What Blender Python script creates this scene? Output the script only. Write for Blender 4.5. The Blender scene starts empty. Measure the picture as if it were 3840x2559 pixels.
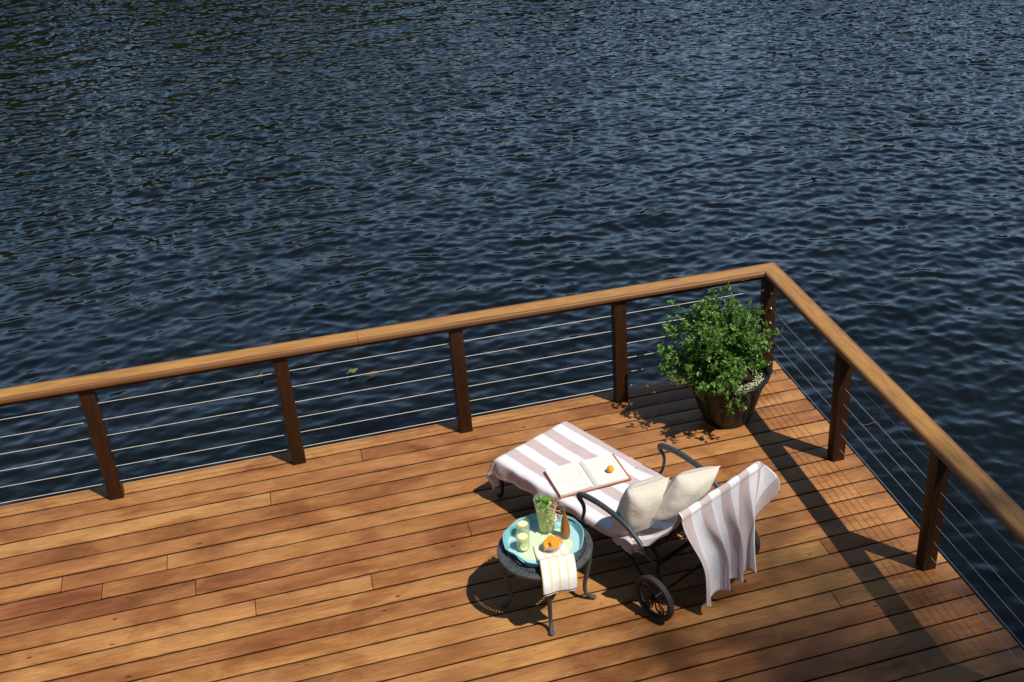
import bpy, bmesh, math, random
import numpy as np
from mathutils import Vector, Matrix, noise
R = math.radians
PI = math.pi
random.seed(7)
rng = np.random.default_rng(11)
scene = bpy.context.scene
COL = scene.collection

# ------------------------------------------------------------------ helpers
class MB:
    """collects vertices, faces, optional uv and colour per vertex"""
    def __init__(self):
        self.v = []; self.f = []; self.uv = []; self.c = []; self.mi = []; self.m = 0
    def add(self, vs, fs, uvs=None, col=None):
        b = len(self.v)
        self.v += [tuple(p) for p in vs]
        self.f += [tuple(i + b for i in f) for f in fs]
        self.mi += [self.m] * len(fs)
        self.uv += list(uvs) if uvs is not None else [(0.0, 0.0)] * len(vs)
        self.c += [tuple(col)] * len(vs) if (col is not None and not isinstance(col, list)) else (col if col is not None else [(0, 0, 0, 1)] * len(vs))
    def box(self, x0, x1, y0, y1, z0, z1, bev=0.0, col=None):
        if bev <= 0:
            vs = [(x, y, z) for z in (z0, z1) for y in (y0, y1) for x in (x0, x1)]
            fs = [(0, 2, 3, 1), (4, 5, 7, 6), (0, 1, 5, 4), (2, 6, 7, 3), (0, 4, 6, 2), (1, 3, 7, 5)]
            self.add(vs, fs, None, col); return
        bm = bmesh.new(); bmesh.ops.create_cube(bm, size=1)
        for v in bm.verts:
            v.co = Vector(((x0 + x1) / 2 + v.co.x * (x1 - x0), (y0 + y1) / 2 + v.co.y * (y1 - y0), (z0 + z1) / 2 + v.co.z * (z1 - z0)))
        bmesh.ops.bevel(bm, geom=bm.edges[:] , offset=bev, segments=2, affect='EDGES', profile=0.6)
        self.bm(bm, col); bm.free()
    def bm(self, bm, col=None):
        bm.verts.index_update()
        self.add([v.co[:] for v in bm.verts], [[v.index for v in f.verts] for f in bm.faces], None, col)
    def tube(self, pts, rad, seg=10, closed=False, cap=True, flat=1.0, up=None, col=None):
        pts = [Vector(p) for p in pts]; n = len(pts)
        if not isinstance(rad, (list, tuple)): rad = [rad] * n
        T = []
        for i in range(n):
            a = pts[(i - 1) % n] if (closed or i > 0) else pts[i]
            b = pts[(i + 1) % n] if (closed or i < n - 1) else pts[i]
            d = b - a
            T.append(d.normalized() if d.length > 1e-9 else Vector((0, 0, 1)))
        N = Vector(up) if up else (Vector((0, 0, 1)) if abs(T[0].z) < .9 else Vector((1, 0, 0)))
        N = (N - T[0] * N.dot(T[0])).normalized()
        vs = []
        for i in range(n):
            N = (N - T[i] * N.dot(T[i])).normalized(); B = T[i].cross(N)
            for k in range(seg):
                a = 2 * PI * k / seg
                vs.append(pts[i] + rad[i] * (math.cos(a) * N * flat + math.sin(a) * B))
        fs = []
        for i in range(n if closed else n - 1):
            j = (i + 1) % n
            for k in range(seg):
                l = (k + 1) % seg
                fs.append((i * seg + k, i * seg + l, j * seg + l, j * seg + k))
        if cap and not closed:
            fs.append(tuple(range(seg))[::-1]); fs.append(tuple((n - 1) * seg + k for k in range(seg)))
        self.add(vs, fs, None, col)
    def lathe(self, prof, seg=32, c=(0, 0, 0), col=None, closed=False):
        vs = []; n = len(prof)
        for r, z in prof:
            for k in range(seg):
                a = 2 * PI * k / seg
                vs.append((c[0] + r * math.cos(a), c[1] + r * math.sin(a), c[2] + z))
        fs = []
        for i in range(n if closed else n - 1):
            j = (i + 1) % n
            for k in range(seg):
                l = (k + 1) % seg
                fs.append((i * seg + k, i * seg + l, j * seg + l, j * seg + k))
        if not closed:
            if prof[0][0] > 0: fs.append(tuple(range(seg))[::-1])
            if prof[-1][0] > 0: fs.append(tuple((n - 1) * seg + k for k in range(seg)))
        self.add(vs, fs, None, col)
    def ball(self, c, r, sub=1, sq=(1, 1, 1), col=None):
        bm = bmesh.new(); bmesh.ops.create_icosphere(bm, subdivisions=sub, radius=r)
        for v in bm.verts: v.co = Vector((c[0] + v.co.x * sq[0], c[1] + v.co.y * sq[1], c[2] + v.co.z * sq[2]))
        self.bm(bm, col); bm.free()
    def grid(self, P, UV=None, flip=False, col=None):
        """P: 2D list of points [i][j]"""
        n = len(P); m = len(P[0])
        vs = [P[i][j] for i in range(n) for j in range(m)]
        uv = [UV[i][j] for i in range(n) for j in range(m)] if UV else None
        fs = []
        for i in range(n - 1):
            for j in range(m - 1):
                q = (i * m + j, i * m + j + 1, (i + 1) * m + j + 1, (i + 1) * m + j)
                fs.append(q[::-1] if flip else q)
        self.add(vs, fs, uv, col)
    def build(self, name, mat, parent=None, smooth=True, loc=(0, 0, 0), rz=0.0, angle=40):
        me = bpy.data.meshes.new(name)
        me.from_pydata(self.v, [], self.f)
        mats = mat if isinstance(mat, (list, tuple)) else [mat]
        for mm in mats: me.materials.append(mm)
        if len(mats) > 1: me.polygons.foreach_set('material_index', self.mi)
        li = np.zeros(len(me.loops), dtype=np.int32); me.loops.foreach_get('vertex_index', li)
        if any(u != (0.0, 0.0) for u in self.uv):
            uvl = me.uv_layers.new(name='UVMap')
            uvl.data.foreach_set('uv', np.array(self.uv, dtype=np.float32)[li].ravel())
        if any(c != (0, 0, 0, 1) for c in self.c):
            ca = me.color_attributes.new('tone', 'FLOAT_COLOR', 'POINT')
            ca.data.foreach_set('color', np.array(self.c, dtype=np.float32).ravel())
        if smooth:
            me.polygons.foreach_set('use_smooth', [True] * len(me.polygons))
            me.update()
            try: me.set_sharp_from_angle(angle=R(angle))
            except Exception: pass
        me.update()
        o = bpy.data.objects.new(name, me); COL.objects.link(o)
        o.location = loc; o.rotation_euler = (0, 0, rz)
        if parent: o.parent = parent
        return o

def crv(pts, n=6):
    """Catmull-Rom resampling"""
    P = [Vector(p) for p in pts]; out = []
    for i in range(len(P) - 1):
        a = P[max(i - 1, 0)]; b = P[i]; c = P[i + 1]; d = P[min(i + 2, len(P) - 1)]
        for k in range(n):
            t = k / n
            out.append(0.5 * ((2 * b) + (c - a) * t + (2 * a - 5 * b + 4 * c - d) * t * t + (3 * b - a - 3 * c + d) * t ** 3))
    out.append(P[-1]); return out

def lerp(a, b, t): return a + (b - a) * t
def sstep(a, b, x):
    t = min(1, max(0, (x - a) / (b - a))); return t * t * (3 - 2 * t)
def interp(x, xs, ys): return float(np.interp(x, xs, ys))

def tag(o, label=None, cat=None, group=None, kind=None):
    if label: o['label'] = label
    if cat: o['category'] = cat
    if group: o['group'] = group
    if kind: o['kind'] = kind
    return o
def thing(name, label, cat, loc=(0, 0, 0), rz=0.0, group=None):
    o = bpy.data.objects.new(name, None); COL.objects.link(o)
    o.location = loc; o.rotation_euler = (0, 0, rz); o.empty_display_size = .1
    return tag(o, label, cat, group)
def copy_tree(o, parent=None):
    c = o.copy(); COL.objects.link(c); c.parent = parent
    for ch in list(o.children): copy_tree(ch, c)
    return c

# ------------------------------------------------------------------ materials
def mat(name):
    m = bpy.data.materials.new(name); m.use_nodes = True
    nt = m.node_tree; nt.nodes.clear()
    out = nt.nodes.new('ShaderNodeOutputMaterial')
    return m, nt, out
class NT:
    def __init__(self, nt): self.nt = nt
    def n(self, typ, **kw):
        nd = self.nt.nodes.new(typ)
        for k, v in kw.items():
            if k in ('inp',):
                for a, b in v.items():
                    if hasattr(b, 'is_linked') or isinstance(b, bpy.types.NodeSocket): self.nt.links.new(b, nd.inputs[a])
                    else: nd.inputs[a].default_value = b
            else: setattr(nd, k, v)
        return nd
    def math(self, op, a, b=0.0, c=0.0):
        nd = self.n('ShaderNodeMath', operation=op)
        for i, x in enumerate((a, b, c)):
            if isinstance(x, bpy.types.NodeSocket): self.nt.links.new(x, nd.inputs[i])
            else: nd.inputs[i].default_value = x
        return nd.outputs[0]
    def mix(self, fac, a, b, blend='MIX'):
        nd = self.n('ShaderNodeMix', data_type='RGBA', blend_type=blend)
        for i, x in ((0, fac), (6, a), (7, b)):
            if isinstance(x, bpy.types.NodeSocket): self.nt.links.new(x, nd.inputs[i])
            else: nd.inputs[i].default_value = x if i == 0 else (*x[:3], 1)
        return nd.outputs[2]
    def ramp(self, fac, stops, interp='LINEAR'):
        nd = self.n('ShaderNodeValToRGB'); cr = nd.color_ramp; cr.interpolation = interp
        while len(cr.elements) < len(stops): cr.elements.new(.5)
        for e, (p, c) in zip(cr.elements, stops):
            e.position = p; e.color = (*c[:3], 1) if not isinstance(c, float) else (c, c, c, 1)
        self.nt.links.new(fac, nd.inputs[0]); return nd.outputs[0]
    def coord(self, which='Object', scale=(1, 1, 1), loc=(0, 0, 0), add=None):
        tc = self.n('ShaderNodeTexCoord'); v = tc.outputs[which]
        if add is not None:
            va = self.n('ShaderNodeVectorMath', operation='ADD'); self.nt.links.new(v, va.inputs[0]); self.nt.links.new(add, va.inputs[1]); v = va.outputs[0]
        mp = self.n('ShaderNodeMapping'); mp.inputs['Scale'].default_value = scale; mp.inputs['Location'].default_value = loc
        self.nt.links.new(v, mp.inputs[0]); return mp.outputs[0]
    def noise(self, vec, scale=5.0, detail=4.0, rough=.55, dist=0.0):
        nd = self.n('ShaderNodeTexNoise'); self.nt.links.new(vec, nd.inputs['Vector'])
        nd.inputs['Scale'].default_value = scale; nd.inputs['Detail'].default_value = detail
        nd.inputs['Roughness'].default_value = rough; nd.inputs['Distortion'].default_value = dist
        return nd.outputs[0]
    def bump(self, h, strength=.3, dist=.01, normal=None):
        nd = self.n('ShaderNodeBump'); nd.inputs['Strength'].default_value = strength; nd.inputs['Distance'].default_value = dist
        self.nt.links.new(h, nd.inputs['Height'])
        if normal is not None: self.nt.links.new(normal, nd.inputs['Normal'])
        return nd.outputs[0]
    def pbsdf(self, color, rough=.5, spec=.5, metal=0.0, normal=None, **kw):
        nd = self.n('ShaderNodeBsdfPrincipled')
        def put(k, x):
            if isinstance(x, bpy.types.NodeSocket): self.nt.links.new(x, nd.inputs[k])
            else: nd.inputs[k].default_value = (*x[:3], 1) if isinstance(x, tuple) else x
        put('Base Color', color); put('Roughness', rough); put('Specular IOR Level', spec); put('Metallic', metal)
        if normal is not None: put('Normal', normal)
        for k, x in kw.items(): put(k, x)
        return nd
def finish(nt, out, sh): nt.links.new(sh, out.inputs[0])

def simple(name, color, rough=.5, spec=.5, metal=0.0, var=.12, scale=30.0, bump=.0):
    m, nt, out = mat(name); t = NT(nt)
    co = t.coord('Object'); nz = t.noise(co, scale, 4)
    dark = tuple(c * (1 - var) for c in color); lite = tuple(min(1, c * (1 + var)) for c in color)
    c = t.ramp(nz, [(.3, dark), (.7, lite)])
    nrm = t.bump(t.noise(co, scale * 6, 3), bump, .002) if bump > 0 else None
    p = t.pbsdf(c, rough, spec, metal, nrm); finish(nt, out, p.outputs[0]); return m

def deck_wood():
    m, nt, out = mat('deck_wood'); t = NT(nt)
    at = t.n('ShaderNodeAttribute', attribute_name='tone')
    sep = t.n('ShaderNodeSeparateColor'); nt.links.new(at.outputs['Color'], sep.inputs[0])
    tone, off, hue = sep.outputs[0], sep.outputs[1], sep.outputs[2]
    cx = t.n('ShaderNodeCombineXYZ'); nt.links.new(t.math('MULTIPLY', off, 37.0), cx.inputs[0]); nt.links.new(t.math('MULTIPLY', off, 91.0), cx.inputs[1])
    o = cx.outputs[0]
    grain = t.noise(t.coord('Object', (1.3, 26, 26), add=o), 4.0, 6, .62, .6)
    fine = t.noise(t.coord('Object', (5, 150, 150), add=o), 3.0, 3, .6)
    patch = t.noise(t.coord('Object', (1.2, 3.2, 3), add=o), 1.3, 3, .5, .5)
    base = t.ramp(tone, [(0.0, (.25, .105, .042)), (.25, (.38, .168, .057)), (.5, (.49, .232, .075)), (.75, (.57, .295, .100)), (1.0, (.64, .38, .150))])
    red = t.mix(t.math('MULTIPLY', hue, .5), base, (.36, .125, .058))
    c1 = t.mix(t.ramp(grain, [(.28, .78), (.72, 0.0)]), red, t.mix(1.0, red, (.55, .47, .42), 'MULTIPLY'))
    c1 = t.mix(t.ramp(grain, [(.5, 0.0), (.75, .4)]), c1, t.mix(1.0, c1, (1.3, 1.32, 1.3), 'MULTIPLY'))
    c2 = t.mix(t.ramp(patch, [(.48, 0.0), (.68, .80)]), c1, t.mix(1.0, c1, (.58, .46, .45), 'MULTIPLY'))
    c2 = t.mix(t.ramp(patch, [(.24, .55), (.45, 0.0)]), c2, t.mix(1.0, c2, (1.25, 1.3, 1.35), 'MULTIPLY'))
    c3 = t.mix(t.ramp(fine, [(.35, .35), (.6, 0.0)]), c2, t.mix(1.0, c2, (.62, .56, .5), 'MULTIPLY'))
    # weathering blotches running over several boards
    bl = t.noise(t.coord('Object', (1, 1.6, 1)), 1.6, 4, .6, .8)
    c3 = t.mix(t.ramp(bl, [(.48, 0.0), (.62, .78)]), c3, t.mix(1.0, c3, (.66, .54, .47), 'MULTIPLY'))
    # damp-stained board edges
    sp_ = t.n('ShaderNodeSeparateXYZ'); nt.links.new(t.coord('Object'), sp_.inputs[0])
    ed = t.math('ABSOLUTE', t.math('SUBTRACT', t.math('FRACT', t.math('ADD', t.math('DIVIDE', sp_.outputs[1], .145), 40.0)), .5))
    en = t.noise(t.coord('Object', (2.2, 9, 1), add=o), 2.0, 5, .65, .6)
    ed = t.math('ADD', ed, t.math('MULTIPLY', t.math('SUBTRACT', en, .60), .75))
    c3 = t.mix(t.ramp(ed, [(.36, 0.0), (.47, .68)]), c3, t.mix(1.0, c3, (.52, .40, .38), 'MULTIPLY'))
    wr = t.noise(t.coord('Object', (4, 9, 1), (7, 2, 0)), 2.5, 6, .7, .5)
    c3 = t.mix(t.ramp(wr, [(.48, 0.0), (.64, .5)]), c3, t.mix(1.0, c3, (1.16, 1.20, 1.26), 'MULTIPLY'))
    c3 = t.mix(t.ramp(wr, [(.30, .45), (.46, 0.0)]), c3, t.mix(1.0, c3, (.70, .62, .58), 'MULTIPLY'))
    # dark spots (plugs, knots, drips) and pale scratches
    vo = t.n('ShaderNodeTexVoronoi'); nt.links.new(t.coord('Object', (3.0, 7.0, 1)), vo.inputs['Vector']); vo.inputs['Scale'].default_value = 1.0
    sp = t.ramp(vo.outputs['Distance'], [(.035, 1.0), (.06, 0.0)])
    pick = t.ramp(t.noise(t.coord('Object', (.9, 2.2, 1)), 2.0, 2), [(.44, 0.0), (.52, 1.0)])
    c3 = t.mix(t.math('MULTIPLY', sp, pick), c3, (.06, .022, .012))
    sc = t.ramp(t.noise(t.coord('Object', (8, 60, 1), (3, 1, 0)), 1.2, 5, .7, 2.5), [(.66, 0.0), (.76, .40)])
    c3 = t.mix(sc, c3, (.60, .42, .26))
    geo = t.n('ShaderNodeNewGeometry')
    vs = t.n('ShaderNodeTexVoronoi'); nt.links.new(t.coord('Object', (16, 26, 1)), vs.inputs['Vector']); vs.inputs['Scale'].default_value = 1.0
    fleck = t.math('MULTIPLY', t.ramp(vs.outputs['Distance'], [(.06, 1.0), (.10, 0.0)]), t.ramp(t.noise(t.coord('Object', (2, 3, 1)), 2.0, 2), [(.56, 0.0), (.66, 1.0)]))
    c3 = t.mix(t.math('MULTIPLY', fleck, .55), c3, (.75, .62, .46))
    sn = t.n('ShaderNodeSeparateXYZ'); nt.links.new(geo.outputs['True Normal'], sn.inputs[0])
    c3 = t.mix(t.ramp(sn.outputs[2], [(.3, 1.0), (.75, 0.0)]), c3, t.mix(1.0, c3, (.20, .17, .14), 'MULTIPLY'))      # board sides darkened: shade in the gaps put into the colour
    nrm = t.bump(grain, .10, .003); nrm = t.bump(fine, .12, .0012, nrm)
    rg = t.ramp(patch, [(.3, .62), (.7, .46)])
    p = t.pbsdf(c3, rg, .28, 0, nrm); finish(nt, out, p.outputs[0]); return m

def rail_wood(name, axis, light, dark, edge, spec=.35, rough=.45, worn=None):
    m, nt, out = mat(name); t = NT(nt)
    s = [16, 16, 16]; s[axis] = .9
    s2 = [70, 70, 70]; s2[axis] = 2.5
    s3 = [9, 9, 9]; s3[axis] = 1.5
    g = t.noise(t.coord('Object', s), 3.0, 6, .62, 1.2); f = t.noise(t.coord('Object', s2), 3.0, 3); pa = t.noise(t.coord('Object', s3), 1.4, 4, .6, .7)
    c = t.ramp(g, [(.28, dark), (.62, light)])
    c = t.mix(t.ramp(pa, [(.52, 0.0), (.72, .75)]), c, edge)
    c = t.mix(t.ramp(f, [(.36, .5), (.58, 0.0)]), c, t.mix(1.0, c, (.6, .52, .48), 'MULTIPLY'))
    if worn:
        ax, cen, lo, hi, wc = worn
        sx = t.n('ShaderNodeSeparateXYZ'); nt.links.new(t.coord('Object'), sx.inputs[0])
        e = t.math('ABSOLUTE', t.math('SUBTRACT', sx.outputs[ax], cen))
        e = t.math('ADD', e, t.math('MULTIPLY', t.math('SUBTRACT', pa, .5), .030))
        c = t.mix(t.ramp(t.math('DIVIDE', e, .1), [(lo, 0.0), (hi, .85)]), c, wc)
    nrm = t.bump(g, .18, .003)
    p = t.pbsdf(c, rough, spec, 0, nrm); finish(nt, out, p.outputs[0]); return m

def towel_mat(name, off, period, white, brown, hem=None):
    m, nt, out = mat(name); t = NT(nt)
    tc = t.n('ShaderNodeTexCoord'); sx = t.n('ShaderNodeSeparateXYZ'); nt.links.new(tc.outputs['UV'], sx.inputs[0])
    wob = t.math('MULTIPLY', t.math('SUBTRACT', t.noise(tc.outputs['UV'], 9.0, 2), .5), .008)
    fr = t.math('FRACT', t.math('DIVIDE', t.math('ADD', t.math('ADD', sx.outputs[0], wob), off), period))
    st = t.ramp(fr, [(0.0, 0.0), (.012, 1.0), (.5, 1.0), (.512, 0.0)])     # 1 = white
    fz = t.noise(t.coord('Object'), 260.0, 3, .7); bz = t.noise(t.coord('Object'), 26.0, 3)
    br = t.mix(t.ramp(fz, [(.3, 0.0), (.7, 1.0)]), tuple(c * .80 for c in brown), tuple(min(1, c * 1.18) for c in brown))
    wh = t.mix(t.ramp(bz, [(.3, 0.0), (.7, 1.0)]), tuple(c * .95 for c in white), white)
    c = t.mix(st, br, wh)
    if hem:
        a = None
        for ch, lo, hi in hem:
            s = sx.outputs[ch]
            e = t.math('ADD', t.math('LESS_THAN', s, lo), t.math('GREATER_THAN', s, hi))
            a = e if a is None else t.math('MAXIMUM', a, e)
        c = t.mix(t.math('MINIMUM', a, 1.0), c, white)
    nrm = t.bump(fz, .45, .003); nrm = t.bump(bz, .35, .006, nrm)
    p = t.pbsdf(c, .95, .1, 0, nrm, **{'Sheen Weight': .25, 'Sheen Roughness': .6})
    tr = t.n('ShaderNodeBsdfTranslucent'); nt.links.new(c, tr.inputs[0])
    mx = t.n('ShaderNodeMixShader'); mx.inputs[0].default_value = .10
    nt.links.new(p.outputs[0], mx.inputs[1]); nt.links.new(tr.outputs[0], mx.inputs[2])
    finish(nt, out, mx.outputs[0]); return m

def linen_mat():
    m, nt, out = mat('linen'); t = NT(nt)
    tc = t.n('ShaderNodeTexCoord')
    a = t.noise(t.coord('UV', (14, 260, 1)), 1.0, 3, .6); b = t.noise(t.coord('UV', (260, 14, 1)), 1.0, 3, .6)
    w = t.math('ADD', t.math('MULTIPLY', a, .5), t.math('MULTIPLY', b, .5))
    c = t.ramp(w, [(.36, (.58, .52, .42)), (.5, (.68, .62, .52)), (.64, (.75, .70, .60))])
    nrm = t.bump(w, .35, .002)
    nrm = t.bump(t.noise(t.coord('UV', (3, 7, 1)), 1.6, 2, .5, .8), .22, .012, nrm)
    p = t.pbsdf(c, .9, .15, 0, nrm); finish(nt, out, p.outputs[0]); return m

def glass_mat(name, tint=(1, 1, 1), body=.06, body_col=(.9, .95, .95)):
    m, nt, out = mat(name); t = NT(nt)
    tr = t.n('ShaderNodeBsdfTransparent'); tr.inputs[0].default_value = (*tint, 1)
    gl = t.n('ShaderNodeBsdfGlossy'); gl.inputs['Roughness'].default_value = .03
    df = t.n('ShaderNodeBsdfDiffuse'); df.inputs[0].default_value = (*body_col, 1)
    lw = t.n('ShaderNodeLayerWeight'); lw.inputs[0].default_value = .35
    m1 = t.n('ShaderNodeMixShader')
    nt.links.new(t.math('ADD', t.math('MULTIPLY', lw.outputs['Facing'], .16), body), m1.inputs[0])
    nt.links.new(tr.outputs[0], m1.inputs[1]); nt.links.new(df.outputs[0], m1.inputs[2])
    m2 = t.n('ShaderNodeMixShader')
    nt.links.new(t.math('ADD', .03, t.math('MULTIPLY', t.math('POWER', lw.outputs['Facing'], 4.0), .5)), m2.inputs[0]); nt.links.new(m1.outputs[0], m2.inputs[1]); nt.links.new(gl.outputs[0], m2.inputs[2])
    finish(nt, out, m2.outputs[0]); return m
def liquid_mat(name, tint, body, col):
    m, nt, out = mat(name); t = NT(nt)
    tr = t.n('ShaderNodeBsdfTransparent'); tr.inputs[0].default_value = (*tint, 1)
    nz = t.noise(t.coord('Object'), 45.0, 3)
    c = t.ramp(nz, [(.3, tuple(x * .75 for x in col)), (.7, col)])
    df = t.n('ShaderNodeBsdfDiffuse'); nt.links.new(c, df.inputs[0])
    tl = t.n('ShaderNodeBsdfTranslucent'); nt.links.new(c, tl.inputs[0])
    m0 = t.n('ShaderNodeMixShader'); m0.inputs[0].default_value = .5; nt.links.new(df.outputs[0], m0.inputs[1]); nt.links.new(tl.outputs[0], m0.inputs[2])
    m1 = t.n('ShaderNodeMixShader'); m1.inputs[0].default_value = body
    nt.links.new(tr.outputs[0], m1.inputs[1]); nt.links.new(m0.outputs[0], m1.inputs[2]); finish(nt, out, m1.outputs[0]); return m

def leaf_mat(name, a, b, trans=.3, rough=.36, spec=.5):
    m, nt, out = mat(name); t = NT(nt)
    at = t.n('ShaderNodeAttribute', attribute_name='tone')
    sep = t.n('ShaderNodeSeparateColor'); nt.links.new(at.outputs['Color'], sep.inputs[0])
    c = t.mix(sep.outputs[0], a, b)
    c = t.mix(t.math('MULTIPLY', sep.outputs[1], .35), c, tuple(min(1, x * 1.5) for x in b))
    p = t.pbsdf(c, rough, spec)
    tl = t.n('ShaderNodeBsdfTranslucent'); nt.links.new(t.mix(.4, c, tuple(min(1, x * 1.8) for x in b)), tl.inputs[0])
    mx = t.n('ShaderNodeMixShader'); mx.inputs[0].default_value = trans
    nt.links.new(p.outputs[0], mx.inputs[1]); nt.links.new(tl.outputs[0], mx.inputs[2]); finish(nt, out, mx.outputs[0]); return m

def water_mat():
    m, nt, out = mat('lake_water'); t = NT(nt)
    co = t.coord('Object')
    n1 = t.noise(t.coord('Object', (1, 1.25, 1)), 9.0, 3, .5, .4)
    n2 = t.noise(co, 26.0, 2, .5)
    gust = t.ramp(t.noise(co, .35, 2), [(.38, .25), (.62, 1.0)])
    nd = t.n('ShaderNodeBump'); nd.inputs['Distance'].default_value = .012
    nt.links.new(n1, nd.inputs['Height']); nt.links.new(t.math('MULTIPLY', gust, .28), nd.inputs['Strength'])
    nd2 = t.n('ShaderNodeBump'); nd2.inputs['Distance'].default_value = .003; nt.links.new(n2, nd2.inputs['Height'])
    nt.links.new(t.math('MULTIPLY', gust, .16), nd2.inputs['Strength']); nt.links.new(nd.outputs[0], nd2.inputs['Normal'])
    c = t.ramp(t.noise(co, .6, 3), [(.3, (.003, .0045, .005)), (.7, (.005, .0075, .008))])
    p = t.pbsdf(c, .035, .5, 0, nd2.outputs[0], IOR=1.46)
    finish(nt, out, p.outputs[0]); return m

M = {}
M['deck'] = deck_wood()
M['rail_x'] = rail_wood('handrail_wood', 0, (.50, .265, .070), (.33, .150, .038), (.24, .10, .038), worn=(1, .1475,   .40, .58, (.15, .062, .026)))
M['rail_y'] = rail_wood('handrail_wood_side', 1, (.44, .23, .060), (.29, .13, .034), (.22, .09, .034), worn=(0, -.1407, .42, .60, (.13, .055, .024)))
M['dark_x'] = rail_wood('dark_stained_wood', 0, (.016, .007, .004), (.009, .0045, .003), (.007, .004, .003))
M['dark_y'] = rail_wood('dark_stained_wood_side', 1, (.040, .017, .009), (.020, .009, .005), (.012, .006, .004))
M['post'] = rail_wood('post_wood', 2, (.044, .0155, .0044), (.020, .0072, .0026), (.013, .0055, .003), .3, .45)
M['joist'] = simple('joist_wood', (.03, .018, .011), .9, .1)
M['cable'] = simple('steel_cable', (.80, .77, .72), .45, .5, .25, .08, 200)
M['cable_side'] = simple('grey_cable', (.48, .50, .53), .4, .5, .6, .1, 200)  # greyer, more metallic steel than the far cables
M['fitting'] = simple('steel_fitting', (.70, .70, .70), .22, .5, 1.0, .1, 100)
M['iron'] = simple('charcoal_iron', (.044, .055, .065), .48, .45, 0, .35, 60, .15)
M['iron_worn'] = simple('worn_iron', (.062, .068, .070), .55, .4, 0, .4, 45, .25)
M['black'] = simple('black_iron', (.010, .010, .011), .5, .35, 0, .3, 60, .1)
M['tyre'] = simple('rubber', (.06, .058, .058), .75, .25, 0, .25, 80, .1)
M['sling'] = simple('sling_fabric', (.05, .05, .055), .9, .1, 0, .2, 90)
M['linen'] = linen_mat()
M['pot'] = simple('brown_resin', (.0135, .0145, .0125), .42, .35, 0, .25, 9)
M['soil'] = simple('soil', (.030, .018, .012), .95, .05, 0, .5, 60, .5)
M['twig'] = simple('twig', (.10, .075, .035), .8, .2)
M['leaf'] = leaf_mat('shrub_leaf', (.045, .135, .02), (.17, .31, .055), .30)
M['petal'] = simple('cream_petal', (.80, .75, .55), .8, .1)
M['paper'] = simple('paper', (.74, .725, .69), .9, .1, 0, .03, 12)
M['pages'] = simple('page_edges', (.58, .52, .45), .9, .1, 0, .25, 300)
M['cover'] = simple('terracotta_cover', (.40, .115, .060), .6, .3, 0, .12, 40)
M['orange'] = simple('orange_peel', (.88, .33, .02), .42, .4, 0, .12, 25, .12)
M['orange_flesh'] = simple('orange_flesh', (.90, .36, .012), .35, .5, 0, .12, 90, .2)
M['tray_wall'] = simple('teal_paint', (.19, .45, .505), .38, .45, 0, .04, 20)
M['glass'] = glass_mat('clear_glass', (.985, .995, .99), .03)
M['cutglass'] = glass_mat('cut_glass', (.97, .94, .93), .22, (.95, .88, .85))
M['lemonade'] = liquid_mat('lemonade', (.98, .98, .60), .86, (.98, .97, .36))
M['pale_drink'] = liquid_mat('pale_lemonade', (.98, .99, .80), .40, (.96, .98, .66))
M['lime'] = simple('lime_rind', (.28, .46, .045), .45, .4, 0, .25, 60)
M['lemon'] = simple('lemon_flesh', (.86, .86, .50), .4, .4, 0, .12, 90)
M['lemonskin'] = simple('lemon_rind', (.80, .66, .06), .4, .4, 0, .1, 60)
M['mint'] = leaf_mat('mint_leaf', (.09, .26, .03), (.24, .46, .07), .25)
M['vase'] = rail_wood('turned_wood', 2, (.40, .155, .025), (.22, .070, .012), (.24, .085, .018), .5, .3)
M['berry'] = simple('pink_berry', (.72, .22, .16), .5, .3, 0, .3, 200)
M['ice'] = glass_mat('ice', (.97, .98, .98), .28, (.95, .97, .97))

# tray floor: pale blue border with a wavy mint centre
m, nt, out = mat('tray_floor_tones'); t = NT(nt)
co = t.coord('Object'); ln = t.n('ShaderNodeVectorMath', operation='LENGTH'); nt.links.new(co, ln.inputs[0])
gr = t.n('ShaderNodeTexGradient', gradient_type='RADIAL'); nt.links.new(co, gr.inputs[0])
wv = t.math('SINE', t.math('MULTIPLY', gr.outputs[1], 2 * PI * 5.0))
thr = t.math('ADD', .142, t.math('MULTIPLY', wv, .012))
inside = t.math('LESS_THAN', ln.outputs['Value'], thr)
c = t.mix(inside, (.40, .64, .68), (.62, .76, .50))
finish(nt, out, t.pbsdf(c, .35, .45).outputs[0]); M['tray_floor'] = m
# napkin stripes
m, nt, out = mat('napkin_cloth'); t = NT(nt)
tc = t.n('ShaderNodeTexCoord'); sx = t.n('ShaderNodeSeparateXYZ'); nt.links.new(tc.outputs['UV'], sx.inputs[0])
fr = t.math('FRACT', t.math('ADD', t.math('MULTIPLY', sx.outputs[0], 4.0), .12))
yl = t.ramp(fr, [(0.0, 1.0), (.27, 1.0), (.29, 0.0), (.60, 0.0), (.61, .5), (.63, .5), (.64, 0.0), (.99, 0.0)])
c = t.mix(yl, (.80, .78, .79), (.80, .68, .36))
bz = t.bump(t.noise(t.coord('Object'), 500.0, 2), .4, .001); bz = t.bump(t.noise(t.coord('Object'), 30.0, 2), .4, .006, bz)
finish(nt, out, t.pbsdf(c, .9, .1, 0, bz).outputs[0]); M['napkin'] = m
WHITE = (.86, .84, .88); BROWN = (.615, .495, .49)
M['towel_seat'] = towel_mat('striped_terry', .018, .155, WHITE, BROWN)
M['towel_back'] = towel_mat('striped_terry_back', 0.0, .155, WHITE, (.60, .485, .475), [(0, -.066, 9.0)])

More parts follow.
